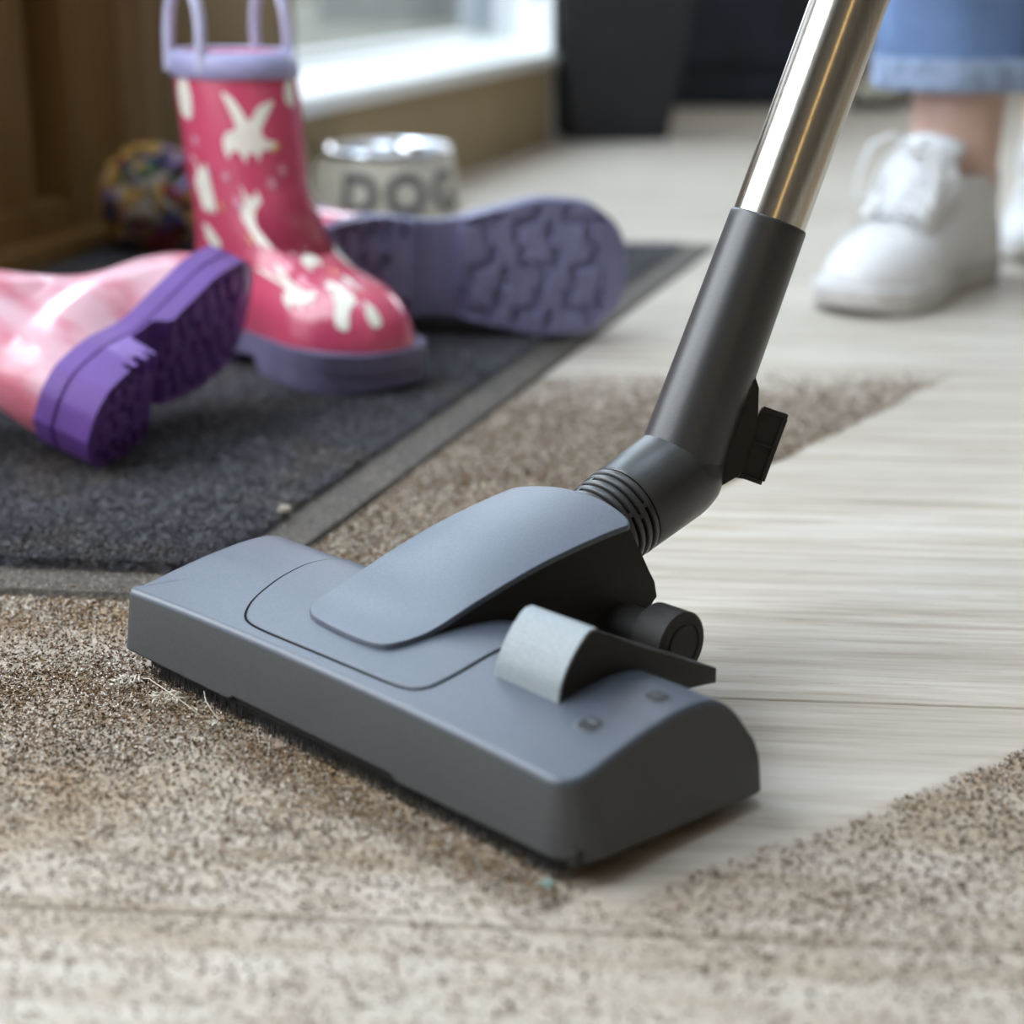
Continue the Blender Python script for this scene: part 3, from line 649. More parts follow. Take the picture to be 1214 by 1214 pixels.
# sole plate, brush and runners beneath
bm = bmesh.new()
def lbox(bm, x0, x1, y0, y1, z0, z1, bev=0):
    c = L((x0+x1)/2, (y0+y1)/2, (z0+z1)/2); mt = Matrix.Translation(c) @ Matrix.Rotation(math.atan2(na_[1], na_[0]), 4, 'Z'); box(bm, (0, 0, 0), (x1-x0, y1-y0, z1-z0), mt, bev)
lbox(bm, .004, W_-.004, .003, .098, .0075, .014, .001); bm_obj('sole_plate', bm, M['plastic_black'], vac, label='black underside plate')
bm = bmesh.new(); lbox(bm, .012, .264, .004, .008, .0055, .012); lbox(bm, .012, .264, .085, .089, .0055, .012); brb = bm_obj('brush_bar', bm, M['plastic_black'], vac)
vs, fs = [], []
for row, (yy, lean) in enumerate(((.0035, -.0022), (.0055, -.001), (.0075, 0), (.0862, .001), (.088, .002))):
    xx = .012
    while xx < .2635:
        xx += .00062*random.uniform(.6, 1.5)
        if random.random() < .1: continue
        x_ = xx+random.gauss(0, .0002); tip = L(x_+random.gauss(0, .0004), yy+lean*.4+random.gauss(0, .0004), .0004+random.random()*.0012); r0 = L(x_, yy, .0115); s_ = Vector((na_[0], na_[1], 0))*.00022; t_ = Vector((nb_[0], nb_[1], 0))*.0003
        k = len(vs); vs += [r0-s_, r0+s_, r0+t_, tip-s_*.6, tip+s_*.6, tip+t_*.6]; fs += [(k, k+1, k+4, k+3), (k+1, k+2, k+5, k+4), (k+2, k, k+3, k+5)]
o = mesh_obj('bristles', vs, fs, M['bristle'], brb, False); o['kind'] = 'stuff'

def conform(name, outline, zf, off, mat, parent, thick=0, rings_=10, label=None, lip=.0005):
    """a plate lying on the curved surface zf, outline in nozzle coordinates"""
    pts = outline; n_ = len(pts); c = pts.mean(0); vs, fs = [], []
    def ring(s, dz): return [L(c[0]+(p[0]-c[0])*s, c[1]+(p[1]-c[1])*s, zf(c[0]+(p[0]-c[0])*s, c[1]+(p[1]-c[1])*s)+dz) for p in pts]
    rs = [ring(1, off-thick)] if thick else []
    rs += [ring(1, off-lip), ring(.996, off-lip*.3), ring(.99, off)] + [ring(.99*math.cos(j/rings_*math.pi/2)+1e-4, off) for j in range(1, rings_+1)]
    for r in rs: vs += r
    for k in range(len(rs)-1):
        for i in range(n_): fs.append((k*n_+i, k*n_+(i+1) % n_, (k+1)*n_+(i+1) % n_, (k+1)*n_+i))
    return mesh_obj(name, vs, fs, mat, parent, True, label)
plate_pts = [(.193, .0095), (.205, .0125), (.2145, .024), (.2215, .045), (.2245, .066), (.218, .089), (.160, .090), (.100, .089), (.0935, .060), (.0925, .040), (.0925, .026), (.0945, .0150), (.1030, .0108), (.150, .0102)]
po = smooth_poly(plate_pts, 220, it=3); pc = po.mean(0)
# groove: its shade painted as a flush dark strip along the plate's outline
def strip(name, pts, w_in, w_out, zf, off, mat, parent):
    vs, fs = [], []; n_ = len(pts)
    for i in range(n_):
        p = pts[i]; t_ = pts[(i+1) % n_]-pts[i-1]; t_ /= np.linalg.norm(t_); nn = np.array([t_[1], -t_[0]])
        if np.dot(nn, p-pc) < 0: nn = -nn
        a_ = p-nn*w_in; b_ = p+nn*w_out; vs += [L(a_[0], a_[1], zf(*a_)+off), L(b_[0], b_[1], zf(*b_)+off)]
    for i in range(n_): j = (i+1) % n_; fs.append((2*i, 2*i+1, 2*j+1, 2*j))
    return mesh_obj(name, vs, fs, mat, parent)
strip('seam', po, .0004, .00105, topz, .00012, M['seam'], vac)
conform('cover_plate', po, topz, .00055, M['plastic_grey'], vac, thick=.001, rings_=16, lip=.0004)
# neck cover
zedge = hermite([.018, .024, .040, .065, .094, .124, .140], [.0468, .0477, .0506, .0602, .0702, .0773, .0800])
zcr = hermite([.018, .04, .08, .14], [.0, .0006, .0030, .0042])
def xr_(y_): return .1245-.22*(y_-.03)
def xl_(y_): return .1868-.14*(y_-.03)
def covz(x_, y_):
    y2 = min(max(y_, .018), .142); a_, b_ = xr_(y2), xl_(y2); u = (x_-(a_+b_)/2)/((b_-a_)/2); u = max(-1, min(1, u)); return zedge(min(y2, .14))+zcr(min(y2, .14))*(1-u*u)
cp = [(.130, .0235), (.155, .0228), (.180, .0255)] + [(xl_(y_), y_) for y_ in (.036, .055, .08, .105, .132)] + [(xl_(.139), .1375), (.150, .1405), (.136, .1415), (.120, .1405), (xr_(.139), .1365)] + [(xr_(y_), y_) for y_ in (.128, .105, .08, .055, .034)]
co_ = smooth_poly(cp, 240, it=2)
conform('neck_cover', co_, covz, 0, M['plastic_grey_lit'], vac, thick=.0024, rings_=22, lip=.0007)
sp_ = [(.026, .030), (.030, .0455), (.040, .0486), (.052, .0535), (.065, .0580), (.080, .0635), (.094, .0680), (.110, .0720), (.124, .0752), (.136, .0775), (.1385, .070), (.144, .060), (.1490, .051), (.1505, .0435), (.1465, .0405), (.140, .030), (.120, .022), (.05, .020)]
prism('neck_body', sp_, lambda u, v, t: L((xr_(u)+.0010) if t == 0 else (xl_(u)-.0010), u, v), M['plastic_dark'], vac, bev=.0006, smooth=True, label='dark side of the neck under its cover')
# pivot rollers at the rear
def roller(x0, x1, y_, z_, r):
    ax = Vector((na_[0], na_[1], 0)); c0 = L(x0, y_, z_); c1_ = L(x1, y_, z_)
    q = [c0+ax*.0012, c0+ax*.0012, c0, c0+ax*.0016, c1_]
    rad_ = [.0, r*.60, r*.66, r*.66, r]
    prof_ = [(0, r*.0), (0, r*.58), (.0006, r*.60), (.0006, r*.66), (0, r*.70), (0, r*.90), (.0012, r), (x1-x0, r)]
    vs, fs = [], []; seg = 40; e1 = Vector((nb_[0], nb_[1], 0)); e2 = Vector((0, 0, 1))
    for s_, rr_ in prof_:
        for k in range(seg): a_ = 2*math.pi*k/seg; vs.append(c0+ax*s_+(e1*math.cos(a_)+e2*math.sin(a_))*max(rr_, 1e-5))
    for i in range(len(prof_)-1):
        for k in range(seg): fs.append((i*seg+k, i*seg+(k+1) % seg, (i+1)*seg+(k+1) % seg, (i+1)*seg+k))
    o = mesh_obj('roller', vs, fs, M['plastic_dark'], vac); sharp(o, 40); return o
roller(.0695, .086, .1335, .0345, .0142)
tube('roller_axle', [L(.086, .1335, .0345), L(.110, .1335, .0345)], .0095, M['plastic_black'], vac, 32)
roller(.2045, .188, .1335, .0345, .0142)
# foot pedal
PX0, PX1 = .0465, .079
ped = [(.0372, .0450), (.0385, .0515), (.0418, .0580), (.0465, .0640), (.0530, .0690), (.0575, .0682), (.066, .0640), (.075, .0588), (.086, .0530), (.097, .0478), (.110, .0412), (.127, .0335), (.127, .0270), (.110, .030), (.095, .030), (.06, .034), (.042, .038)]
po_ = prism('pedal', ped, lambda u, v, t: L(PX0 if t == 0 else PX1, u, v), M['plastic_dark'], vac, bev=.0004, smooth=True, label='dark rocker pedal')
face = [(.0365, .0455), (.0376, .0518), (.0410, .0586), (.0459, .0647), (.0528, .0699), (.0560, .0699)]
vs, fs = [], []; nn = 12
fp = []; fx = hermite([0, 1, 2, 3, 4, 5], [p[0] for p in face]); fz = hermite([0, 1, 2, 3, 4, 5], [p[1] for p in face])
K = 20
for k in range(K+1):
    t = k*5/K; y_, z_ = fx(t), fz(t)
    for j in range(3): vs.append(L(PX0-.0003+(PX1-PX0+.0006)*j/2, y_, z_))
    for j in range(3): vs.append(L(PX0-.0003+(PX1-PX0+.0006)*j/2, y_+.0010, z_-.0008))
for k in range(K):
    a_ = k*6
    for j in range(2): fs += [(a_+j, a_+j+1, a_+j+7, a_+j+6), (a_+3+j, a_+4+j, a_+10+j, a_+9+j)]
    fs += [(a_, a_+6, a_+9, a_+3), (a_+2, a_+8, a_+11, a_+5)]
fs += [(0, 1, 4, 3), (1, 2, 5, 4), (K*6, K*6+1, K*6+4, K*6+3), (K*6+1, K*6+2, K*6+5, K*6+4)]
pad = mesh_obj('pedal_pad', vs, fs, M['pad'], po_, True, 'pale grey curved tread face'); sharp(pad, 40)
# the two floor-type marks printed on the body
def decal(cx, cy, w, h, mat, name='symbol', parent=None, off=.00025):
    r = smooth_poly([(cx-w/2, cy-h/2), (cx+w/2, cy-h/2), (cx+w/2, cy+h/2), (cx-w/2, cy+h/2)], 40, it=1)
    return conform(name, r, topz, off, mat, parent or vac, rings_=3, lip=.0001)
d1_ = decal(.0275, .0335, .0098, .0098, M['icon_line'], label_ := 'symbol'); decal(.0275, .0335, .0080, .0080, M['icon'], 'symbol_field', d1_, .0004); decal(.0275, .0350, .0054, .0018, M['icon_line'], 'symbol_bar', d1_, .0006)
d2_ = decal(.0225, .0635, .0098, .0098, M['icon_line']); decal(.0225, .0635, .0080, .0080, M['icon'], 'symbol_field', d2_, .0004)
for k in range(3): decal(.0210+.0016*k, .0635, .0008, .0050, M['icon_line'], 'symbol_bar', d2_, .0006)

# swivel elbow, tube socket and steel wand (directions in world axes)
EB = Vector((.0745, .7700, .0805)); e_ = R(17)
dA = Vector((nb_[0]*math.cos(e_), nb_[1]*math.cos(e_), math.sin(e_))).normalized(); dB = Vector((.362, .20, 1)).normalized()
def V_(p): return Vector(p)-VO
rE = .0212
# sleeve: straight piece of the elbow, mitred into the socket
s_len = .036
path = [EB-dA*s_len, EB-dA*(s_len-.001), EB-dA*.012, EB-dA*.004]; rad_ = [rE*.97, rE, rE*1.03, rE*1.04]
bend = []
for i in range(1, 9):
    t = i/8; d = dA.lerp(dB, t).normalized(); bend.append((EB-dA*.004).lerp(EB+dB*.010, t)+(dA-dB)*(.006*4*t*(1-t))*.35)
path += bend; rad_ += [rE*1.04-(rE*1.04-.0196)*max(0, (i-3)/5) for i in range(1, 9)]
elbow = tube('swivel_elbow', [V_(p) for p in path], rad_, M['plastic_tube'], vac, 64)
# mitre seam ring on the elbow
mid_n = (dA+dB).normalized()
# ribs of the flexible cuff
cuff0 = EB-dA*s_len
tube('cuff_core', [V_(cuff0+dA*.004), V_(cuff0-dA*.036)], [.0188, .0178], M['plastic_black'], vac, 48)
for k in range(6):
    c = cuff0 - dA*(.0024+.0044*k); rr_ = rE*(1.0-.012*k); fm = frame_at((0, 0, 0), dA)
    ribp = [(-.0016, rr_-.0022), (-.0014, rr_-.0003), (-.0008, rr_), (.0008, rr_), (.0014, rr_-.0003), (.0016, rr_-.0022), (.0012, rr_-.004), (-.0012, rr_-.004)]
    vs, fs = [], []; seg = 64
    for i in range(seg):
        a_ = 2*math.pi*i/seg
        for (s_, q_) in ribp: vs.append(V_(c)+fm.to_3x3() @ Vector((q_*math.cos(a_), q_*math.sin(a_), s_)))
    for i in range(seg):
        for j in range(8): fs.append((i*8+j, i*8+(j+1) % 8, ((i+1) % seg)*8+(j+1) % 8, ((i+1) % seg)*8+j))
    rib = mesh_obj('rib', vs, fs, M['plastic_tube'], vac)
    for q in range(4):     # short bridges joining neighbouring ribs
        a_ = R(62 + 90*q + (9 if k % 2 else 0)); bm = bmesh.new()
        ctr = V_(c-dA*.0022)+fm.to_3x3() @ Vector(((rr_-.0016)*math.cos(a_), (rr_-.0016)*math.sin(a_), 0))
        out = fm.to_3x3() @ Vector((math.cos(a_), math.sin(a_), 0)); mt = frame_at(ctr, out, dA)
        box(bm, (0, 0, 0), (.0018, .0022, .0024), mt); bm_obj('rib_bridge', bm, M['plastic_tube'], rib)
# socket
RT = .1195   # length of socket from the elbow to its rim
sock = [EB+dB*.004, EB+dB*.012, EB+dB*.05, EB+dB*(RT-.004), EB+dB*(RT-.001), EB+dB*RT, EB+dB*RT, EB+dB*(RT-.01)]
tube('tube_socket', [V_(p) for p in sock], [.0195, .0196, .0188, .01775, .01770, .0173, .0169, .0169], M['plastic_tube'], vac, 72, caps=False)
tube('steel_wand', [V_(EB+dB*(RT-.012)), V_(EB+dB*.62)], [.01665, .01685], M['tube_steel'], vac, 96, caps=False)
tube('handle_grip', [V_(EB+dB*.60), V_(EB+dB*.74), V_(EB+dB*.80+Vector((.02, -.01, 0))), V_(EB+dB*.84+Vector((.06, -.03, -.01))), V_(EB+dB*.85+Vector((.12, -.06, -.05)))], [.0195, .0195, .019, .018, .017], M['plastic_tube'], vac, 32)
# latch at the side of the socket: a wedge bracket with a ribbed push button
fwd = Vector((math.sin(0), math.cos(TH), -math.sin(TH)))
eR = (Vector((1, 0, 0)) - dB*dB.x).normalized(); eT = dB.cross(eR).normalized()
def latch_pt(u, v, t, th): return V_(EB + dB*v + eR*u + eT*(t-.5)*th)
br = [(.012, .000), (.0205, .001), (.0268, .0085), (.0262, .0290), (.0262, .0330), (.0212, .0480), (.0135, .058)]
prism('latch_bracket', br, lambda u, v, t: latch_pt(u, v, t, .011), M['plastic_black'], vac, bev=.0004)
bt = [(.0255, .0065), (.0362, .0085), (.0385, .0105), (.0385, .0405), (.0375, .0415), (.0265, .0405)]
lb = prism('latch_button', bt, lambda u, v, t: latch_pt(u, v, t, .0085) if t else latch_pt(u, v, .25, .0085), M['plastic_black'], vac, bev=.0005)
def rib_bar(u0, u1, v0, v1):
    pr = [(u0, v0), (u1, v0), (u1, v1), (u0, v1)]
    return prism('button_rib', pr, lambda u, v, t: latch_pt(u, v, -.02 if t == 0 else .4, .0085), M['plastic_dark'], lb, bev=.0002)
rib_bar(.0266, .0380, .0390, .0412); rib_bar(.0266, .0375, .0074, .0092); rib_bar(.0364, .0384, .0092, .0390); rib_bar(.0258, .0274, .0092, .0390); rib_bar(.0274, .0364, .0240, .0253)

# ------------------------------------------------------------ wellington boots
def boot_surface(zs):
    """table of upper slices: z, back x, front x, half width"""
    a_ = np.array(zs); return [hermite(a_[:, 0], a_[:, i]) for i in (1, 2, 3)]
def sole_hw(t):   # half width of the sole along its length, t from 0 heel to 1 toe
    pts = hermite([0, .03, .10, .22, .40, .58, .74, .86, .95, .985, 1.0], [.001, .017, .029, .0325, .029, .0365, .0425, .0405, .029, .018, .001]); return pts(t)
def make_boot(name, label, loc, Fv, Uv, mats, Ls=1.0, lean=0.0, height=.235, handles=True, pats=True, seed=1, heel_x=0, rest=None, zz=1.0, slim=1.0):
    Fv = Vector(Fv).normalized(); Uv = Vector(Uv); Uv = (Uv-Fv*Uv.dot(Fv)).normalized(); Sv = Uv.cross(Fv)
    mt = Matrix(((Fv.x, Sv.x, Uv.x), (Fv.y, Sv.y, Uv.y), (Fv.z, Sv.z, Uv.z)))
    root = empty(name, loc, label, 'boot', mt.to_euler()); root['group'] = 'rain boots on the doormat'; LL = .205
    root.scale = (1, 1, 1)
    sc = Ls
    H = height
    tab = [(.020, .000, .2030, .0400), (.030, .001, .2035, .0405), (.042, .002, .2010, .0395), (.052, .003, .1940, .0375), (.060, .004, .1830, .0350), (.068, .005, .1540, .0330), (.078, .006, .1320, .0325), (.090, .008, .1170, .0340), (.105, .009, .1090, .0350), (.125, .010, .1050, .0360), (.16, .010, .1050, .0375), (.20, .010, .1010, .0380), (H, .011, .0960, .0375)]
    tab = [(a0, b0, c0, d0*(1 if a0 < .03 else slim)) for a0, b0, c0, d0 in tab]
    fb, ff, fw_ = boot_surface(tab)
    def pt(z_, th, off=0):
        xb, xf, w = fb(z_), ff(z_), fw_(z_); c = (xb+xf)/2; rx = (xf-xb)/2; cz, s_ = math.cos(th), math.sin(th)
        foot = max(0, min(1, (.11-z_)/.05)); foot = foot*foot*(3-2*foot); ex = 1-.18*foot
        x_ = c+rx*math.copysign(abs(cz)**ex, cz); y_ = w*math.copysign(abs(s_)**ex, s_)
        if foot > 0:
            t = (x_-0)/LL; hw = sole_hw(min(1, max(0, t))); y2 = min(abs(y_)*1.1, hw*1.0)*math.copysign(1, y_); k = foot*max(0, min(1, (.055-z_)/.03)); y_ = y_*(1-k)+y2*k
        x_ += (z_-.09)*lean*max(0, min(1, (z_-.07)/.05)) + 0
        v = Vector((x_, y_, z_))
        if off: 
            nrm_ = Vector((cz/rx*max(rx, w), s_/w*max(rx, w), .12 if z_ > .1 else .6*max(0, cz))).normalized(); v = v+nrm_*off
        return v*sc
    zs = list(np.linspace(.020, .050, 10))+list(np.linspace(.053, .10, 20))+list(np.linspace(.106, H, 26)); seg = 72
    vs, fs = [], []
    for z_ in zs:
        for k in range(seg): vs.append(pt(z_, 2*math.pi*k/seg))
    # inner wall of the shaft
    for z_ in [H, H-.03, H-.08, H-.13]:
        for k in range(seg):
            th = 2*math.pi*k/seg; vs.append(pt(z_, th, -.003))
    nr = len(zs)+4
    for i in range(nr-1):
        for k in range(seg): fs.append((i*seg+k, i*seg+(k+1) % seg, (i+1)*seg+(k+1) % seg, (i+1)*seg+k))
    fs.append(tuple(range((nr-1)*seg, nr*seg)))
    up = mesh_obj('upper', vs, fs, mats['upper'], root)
    # lining
    vs, fs = [], []
    lz = [H+.0006, H-.03, H-.08, H-.125]
    for z_ in lz:
        for k in range(seg): vs.append(pt(min(z_, H), 2*math.pi*k/seg, -.0036)+Vector((0, 0, max(0, z_-H))))
    for i in range(3):
        for k in range(seg): fs.append((i*seg+k, i*seg+(k+1) % seg, (i+1)*seg+(k+1) % seg, (i+1)*seg+k))
    fs.append(tuple(range(3*seg, 4*seg))); mesh_obj('lining', vs, fs, M['lining'], root)
    # rim band
    vs, fs = [], []; rp = [(-.0155, .0002), (-.015, .0022), (-.004, .0026), (.0008, .0024), (.0016, .0008), (.0014, -.0022), (.0, -.0034), (-.010, -.0040)]
    for k in range(seg):
        th = 2*math.pi*k/seg
        for dz, of in rp: vs.append(pt(min(H, H+dz), th, of)+Vector((0, 0, max(0, dz)*sc)))
    for k in range(seg):
        for j in range(7): fs.append((k*8+j, k*8+j+1, ((k+1) % seg)*8+j+1, ((k+1) % seg)*8+j))
    mesh_obj('rim_band', vs, fs, mats['rim'], root, label='lavender rim band')
    if handles:
        for side in (-1, 1):
            q = []
            for i in range(25):
                t = i/24; a_ = R(side*90)+R(24)*math.cos(math.pi*t)*-side*1.0
                base = pt(H, a_, .0018); hgt = .043*math.sin(math.pi*t)**.62
                q.append(base+Vector((0, 0, hgt*sc))+Vector((0, -side*.004*math.sin(math.pi*t), 0)))
            q = [q[0]-Vector((0, 0, .012))]+q+[q[-1]-Vector((0, 0, .012))]
            tube('pull_handle', q, .0042, M['lav_handle'], root, 12, label='translucent lavender pull loop')
    # sole: side band plus treaded underside
    ns, nw = 150, 60; X_ = np.zeros((ns, nw)); Y_ = X_.copy(); Z_ = X_.copy()
    segs = []
    def zig(cx, cy, s, fl):
        p = [(-.95, .95), (-.95, .05), (.15, -.15*fl-.05), (.15, -.95)]; segs.extend([((cx+p[i][0]*s, cy+fl*p[i][1]*s), (cx+p[i+1][0]*s, cy+fl*p[i+1][1]*s)) for i in range(3)])
        segs.append(((cx+.75*s, cy+fl*.9*s), (cx+.75*s, cy+fl*.1*s)))
    for i in range(int(4/zz+.5)):
        for j in range(int(4/zz+.5)): zig(.106+(.5*(zz-1)*.02)+i*.0225*zz+(.004 if j % 2 else 0), (-.036 if zz == 1 else -.029)+j*.0225*(zz if zz == 1 else 1.28), .0098*(zz if zz == 1 else 1.3), 1 if (i+j) % 2 else -1)
    for i in range(2):
        for j in range(3): zig(.020+i*.022, -.024+j*.023, .0090, 1 if (i+j) % 2 else -1)
    for i in range(ns):
        t = .5-.5*math.cos(math.pi*i/(ns-1)); hw = sole_hw(t)
        for j in range(nw):
            v_ = -1+2*j/(nw-1); x_ = t*LL; y_ = v_*hw
            ds = 9
            for (a0, b0) in segs:
                dx, dy = b0[0]-a0[0], b0[1]-a0[1]; tt = max(0, min(1, ((x_-a0[0])*dx+(y_-a0[1])*dy)/(dx*dx+dy*dy))); ds = min(ds, math.hypot(x_-a0[0]-tt*dx, y_-a0[1]-tt*dy))
            g = max(0, min(1, (.0024*zz**.6-ds)/.0010))*.0040
            if .965*hw < abs(y_) or t > .93: g = 0
            arch = (.0105+.0*heel_x)*max(0, min(1, (x_-.066)/.003))*max(0, min(1, (.100-x_)/.006))
            # notches cut into the edge at the front of the heel
            for nx_ in (.040, .050, .060):
                if abs(y_) > hw*.62 and abs(x_-nx_) < .0022: g = max(g, .007)
            toe = .004*max(0, (t-.85)/.15)**2
            heelb = heel_x*max(0, min(1, (.070-x_)/.004))
            X_[i, j], Y_[i, j], Z_[i, j] = x_*sc, y_*sc, (max(g, 0)+arch+toe-heelb)*sc
    ct_ = (0, 0)
    idx = np.arange(ns*nw).reshape(ns, nw); vs = [(X_[i, j], Y_[i, j], Z_[i, j]) for i in range(ns) for j in range(nw)]
    fs = [(idx[i, j], idx[i+1, j], idx[i+1, j+1], idx[i, j+1]) for i in range(ns-1) for j in range(nw-1)]
    border = [idx[i, 0] for i in range(ns)]+[idx[-1, j] for j in range(1, nw)]+[idx[i, nw-1] for i in range(ns-2, -1, -1)]+[idx[0, j] for j in range(nw-2, 0, -1)]
    nb2 = len(border); cols = [border]
    for dz, gr in ((.0, 1.03), (.011, 1.035), (.0118, 1.015), (.0130, 1.015), (.0138, 1.04), (.026, 1.04), (.0268, 1.0)):
        new = []
        for bi in border:
            x_, y_, z_ = vs[bi]; cx = .5*LL*sc; vs.append((cx+(x_-cx)*(1+(gr-1)*.6), y_*gr, z_ if dz == 0 else max(dz*sc, z_+.0005+dz*.02))); new.append(len(vs)-1)
        cols.append(new)
    for a_, b_ in zip(cols[:-1], cols[1:]):
        for i in range(nb2): j = (i+1) % nb2; fs.append((a_[i], a_[j], b_[j], b_[i]))
    fs.append(tuple(cols[-1]))
    so = mesh_obj('sole', vs, fs, mats['sole'], root, True, mats.get('sole_label')); sharp(so, 38)
    # printed patches laid on the surface: winged horses, little stars and blots
    def patch(poly, z0, th0, s, mat, rot=0, off=.0004, nm='printed_patch'):
        pl = [(p[0]*math.cos(rot)-p[1]*math.sin(rot), p[0]*math.sin(rot)+p[1]*math.cos(rot)) for p in poly]; pl = smooth_poly(pl, max(16, len(pl)*5), it=1)
        pts = [Vector((float(a_), float(b_))) for a_, b_ in pl]; n0 = len(pts); edges = [(i, (i+1) % n0) for i in range(n0)]
        lo, hi = pl.min(0), pl.max(0); st = .16
        gx = np.arange(lo[0], hi[0], st); gy = np.arange(lo[1], hi[1], st)
        for a_ in gx:
            for b_ in gy:
                ins = False; j = n0-1
                for i in range(n0):
                    if (pl[i][1] > b_) != (pl[j][1] > b_) and a_ < (pl[j][0]-pl[i][0])*(b_-pl[i][1])/(pl[j][1]-pl[i][1])+pl[i][0]: ins = not ins
                    j = i
                if ins and np.min(np.hypot(pl[:, 0]-a_, pl[:, 1]-b_)) > st*.45: pts.append(Vector((float(a_), float(b_))))
        r_ = delaunay_2d_cdt(pts, edges, [list(range(n0))], 1, 1e-5)
        vv = []
        for p in r_[0]:
            z_ = z0+p.y*s; rloc = .055; th = th0+p.x*s/rloc; vv.append(pt(min(H-.004, max(.03, z_)), th, off))
        mesh_obj(nm, vv, [tuple(f) for f in r_[2]], mat, root)
    if pats:
        horse = [(-.9, -.35), (-.75, .0), (-.3, .12), (-.55, .65), (-.85, 1.15), (-.35, .95), (.05, .45), (.15, .35), (.5, .85), (1.25, 1.1), (.85, .6), (.55, .2), (.62, .0), (.95, -.1), (1.2, -.05), (1.15, -.25), (.75, -.35), (.5, -.38), (.45, -.75), (.3, -.45), (.0, -.5), (-.05, -.85), (-.25, -.5), (-.55, -.45), (-.7, -.8)]
        head = [(-.15, 1.35), (-.05, .9), (.3, .7), (.45, .95), (.55, 1.0), (.62, .3), (.55, -.5), (.3, -1.0), (.1, -.6), (-.1, -1.0), (-.3, -.6), (-.5, -.9), (-.55, -.1), (-.65, .2), (-.45, .55), (-.2, .6)]
        blot = [(-.6, -.3), (-.4, .5), (.1, .6), (.3, 1.0), (.6, .4), (.5, -.2), (.1, -.7), (-.3, -.5)]
        star = [(0, 1), (.3, .3), (1, 0), (.3, -.3), (0, -1), (-.3, -.3), (-1, 0), (-.3, .3)]
        mane = [(-.5, -.2), (.1, .25), (.6, .1), (.5, -.15), (.0, -.15), (-.3, -.5)]
        C_ = M['print_cream']
        T0 = seed
        for z_, th, s, shp, rot, mt_ in [(.155, -40, .0235, horse, -.1, C_), (.100, -46, .0190, head, .12, C_), (.118, -92, .0175, head, .1, C_), (.176, -100, .021, blot, .3, C_), (.180, 12, .014, blot, 0, C_), (.086, -98, .012, blot, 1.0, C_),
                                         (.155, 90, .0235, horse, 0, C_), (.105, 120, .019, head, 0, C_), (.12, 40, .018, head, .2, C_), (.17, 160, .018, blot, 0, C_),
                                         (.147, -14, .0085, mane, .1, M['print_yellow']), (.109, -58, .005, mane, 1.2, M['print_lilac']), (.088, -60, .006, mane, 1.4, M['print_yellow']), (.130, -82, .005, mane, 1.3, M['print_lilac']), (.108, -76, .006, mane, 1.4, M['print_yellow']),
                                         (.138, -100, .005, star, 0, M['print_pink']), (.150, -92, .0055, star, .4, M['print_pink']), (.128, -64, .005, star, .2, M['print_pink']), (.124, -22, .006, star, .3, M['print_pink']), (.112, -58, .005, star, .3, M['print_pink']), (.132, -10, .006, star, 0, M['print_pink']), (.085, -30, .006, star, 0, M['print_cream'])]:
            patch(shp, z_, R(th), s, mt_, rot, .0005 if mt_ is C_ else .0008)
        for z_, th, s, shp, rot in [(.078, -18, .018, mane, -.2), (.056, -34, .030, mane, .5), (.060, -62, .012, horse, .2), (.048, -14, .010, blot, .4), (.080, 30, .014, horse, .2), (.05, 50, .016, head, .2), (.066, -5, .008, mane, .3)]:
            patch(shp, z_, R(th), s, C_, rot, .0006)
    if rest is not None:     # let it down until it lies on the mat
        bpy.context.view_layer.update(); mw = root.matrix_world
        low = min((mw @ v.co).z for ch in root.children for v in ch.data.vertices); root.location.z += rest-low
    return root
BU = dict(upper=M['pink'], rim=M['lavender'], sole=M['sole_grey'], sole_label='greyish lavender ridged sole')
yaw = R(-45)
F1 = Vector((math.cos(yaw), math.sin(yaw), 0)); heel1 = Vector((-.079, 1.218, .0092)) - F1*.205*1.10
make_boot('rain_boot', 'pink rain boot with cream winged horse prints standing upright', heel1, F1, (0, 0, 1), BU, Ls=1.10, lean=-.13, height=.205)
B2 = dict(upper=M['pink_pale'], rim=M['lavender'], sole=M['sole_purple'], sole_label='bright purple sole with heel block')
F2 = Vector((.40, .85, .22)); U2 = Vector((-.92, .30, .33))
make_boot('rain_boot', 'pale pink rain boot lying on its side at the left edge, purple sole showing', Vector((-.258, 1.004, .035)), F2, U2, B2, Ls=.99, lean=-.42, height=.24, pats=False, heel_x=.012, rest=.0085)
B3 = dict(upper=M['pink'], rim=M['lavender'], sole=M['sole_blue'], sole_label='blue lilac sole with zigzag tread')
F3 = Vector((.985, .15, -.01)); U3 = Vector((-.14, .97, -.045))
make_boot('rain_boot', 'rain boot tipped over behind the upright one, lilac zigzag tread facing out', Vector((-.158, 1.380, .058)), F3, U3, B3, Ls=1.23, lean=-.75, height=.185, pats=False, rest=.0085, zz=1.5, slim=.70)

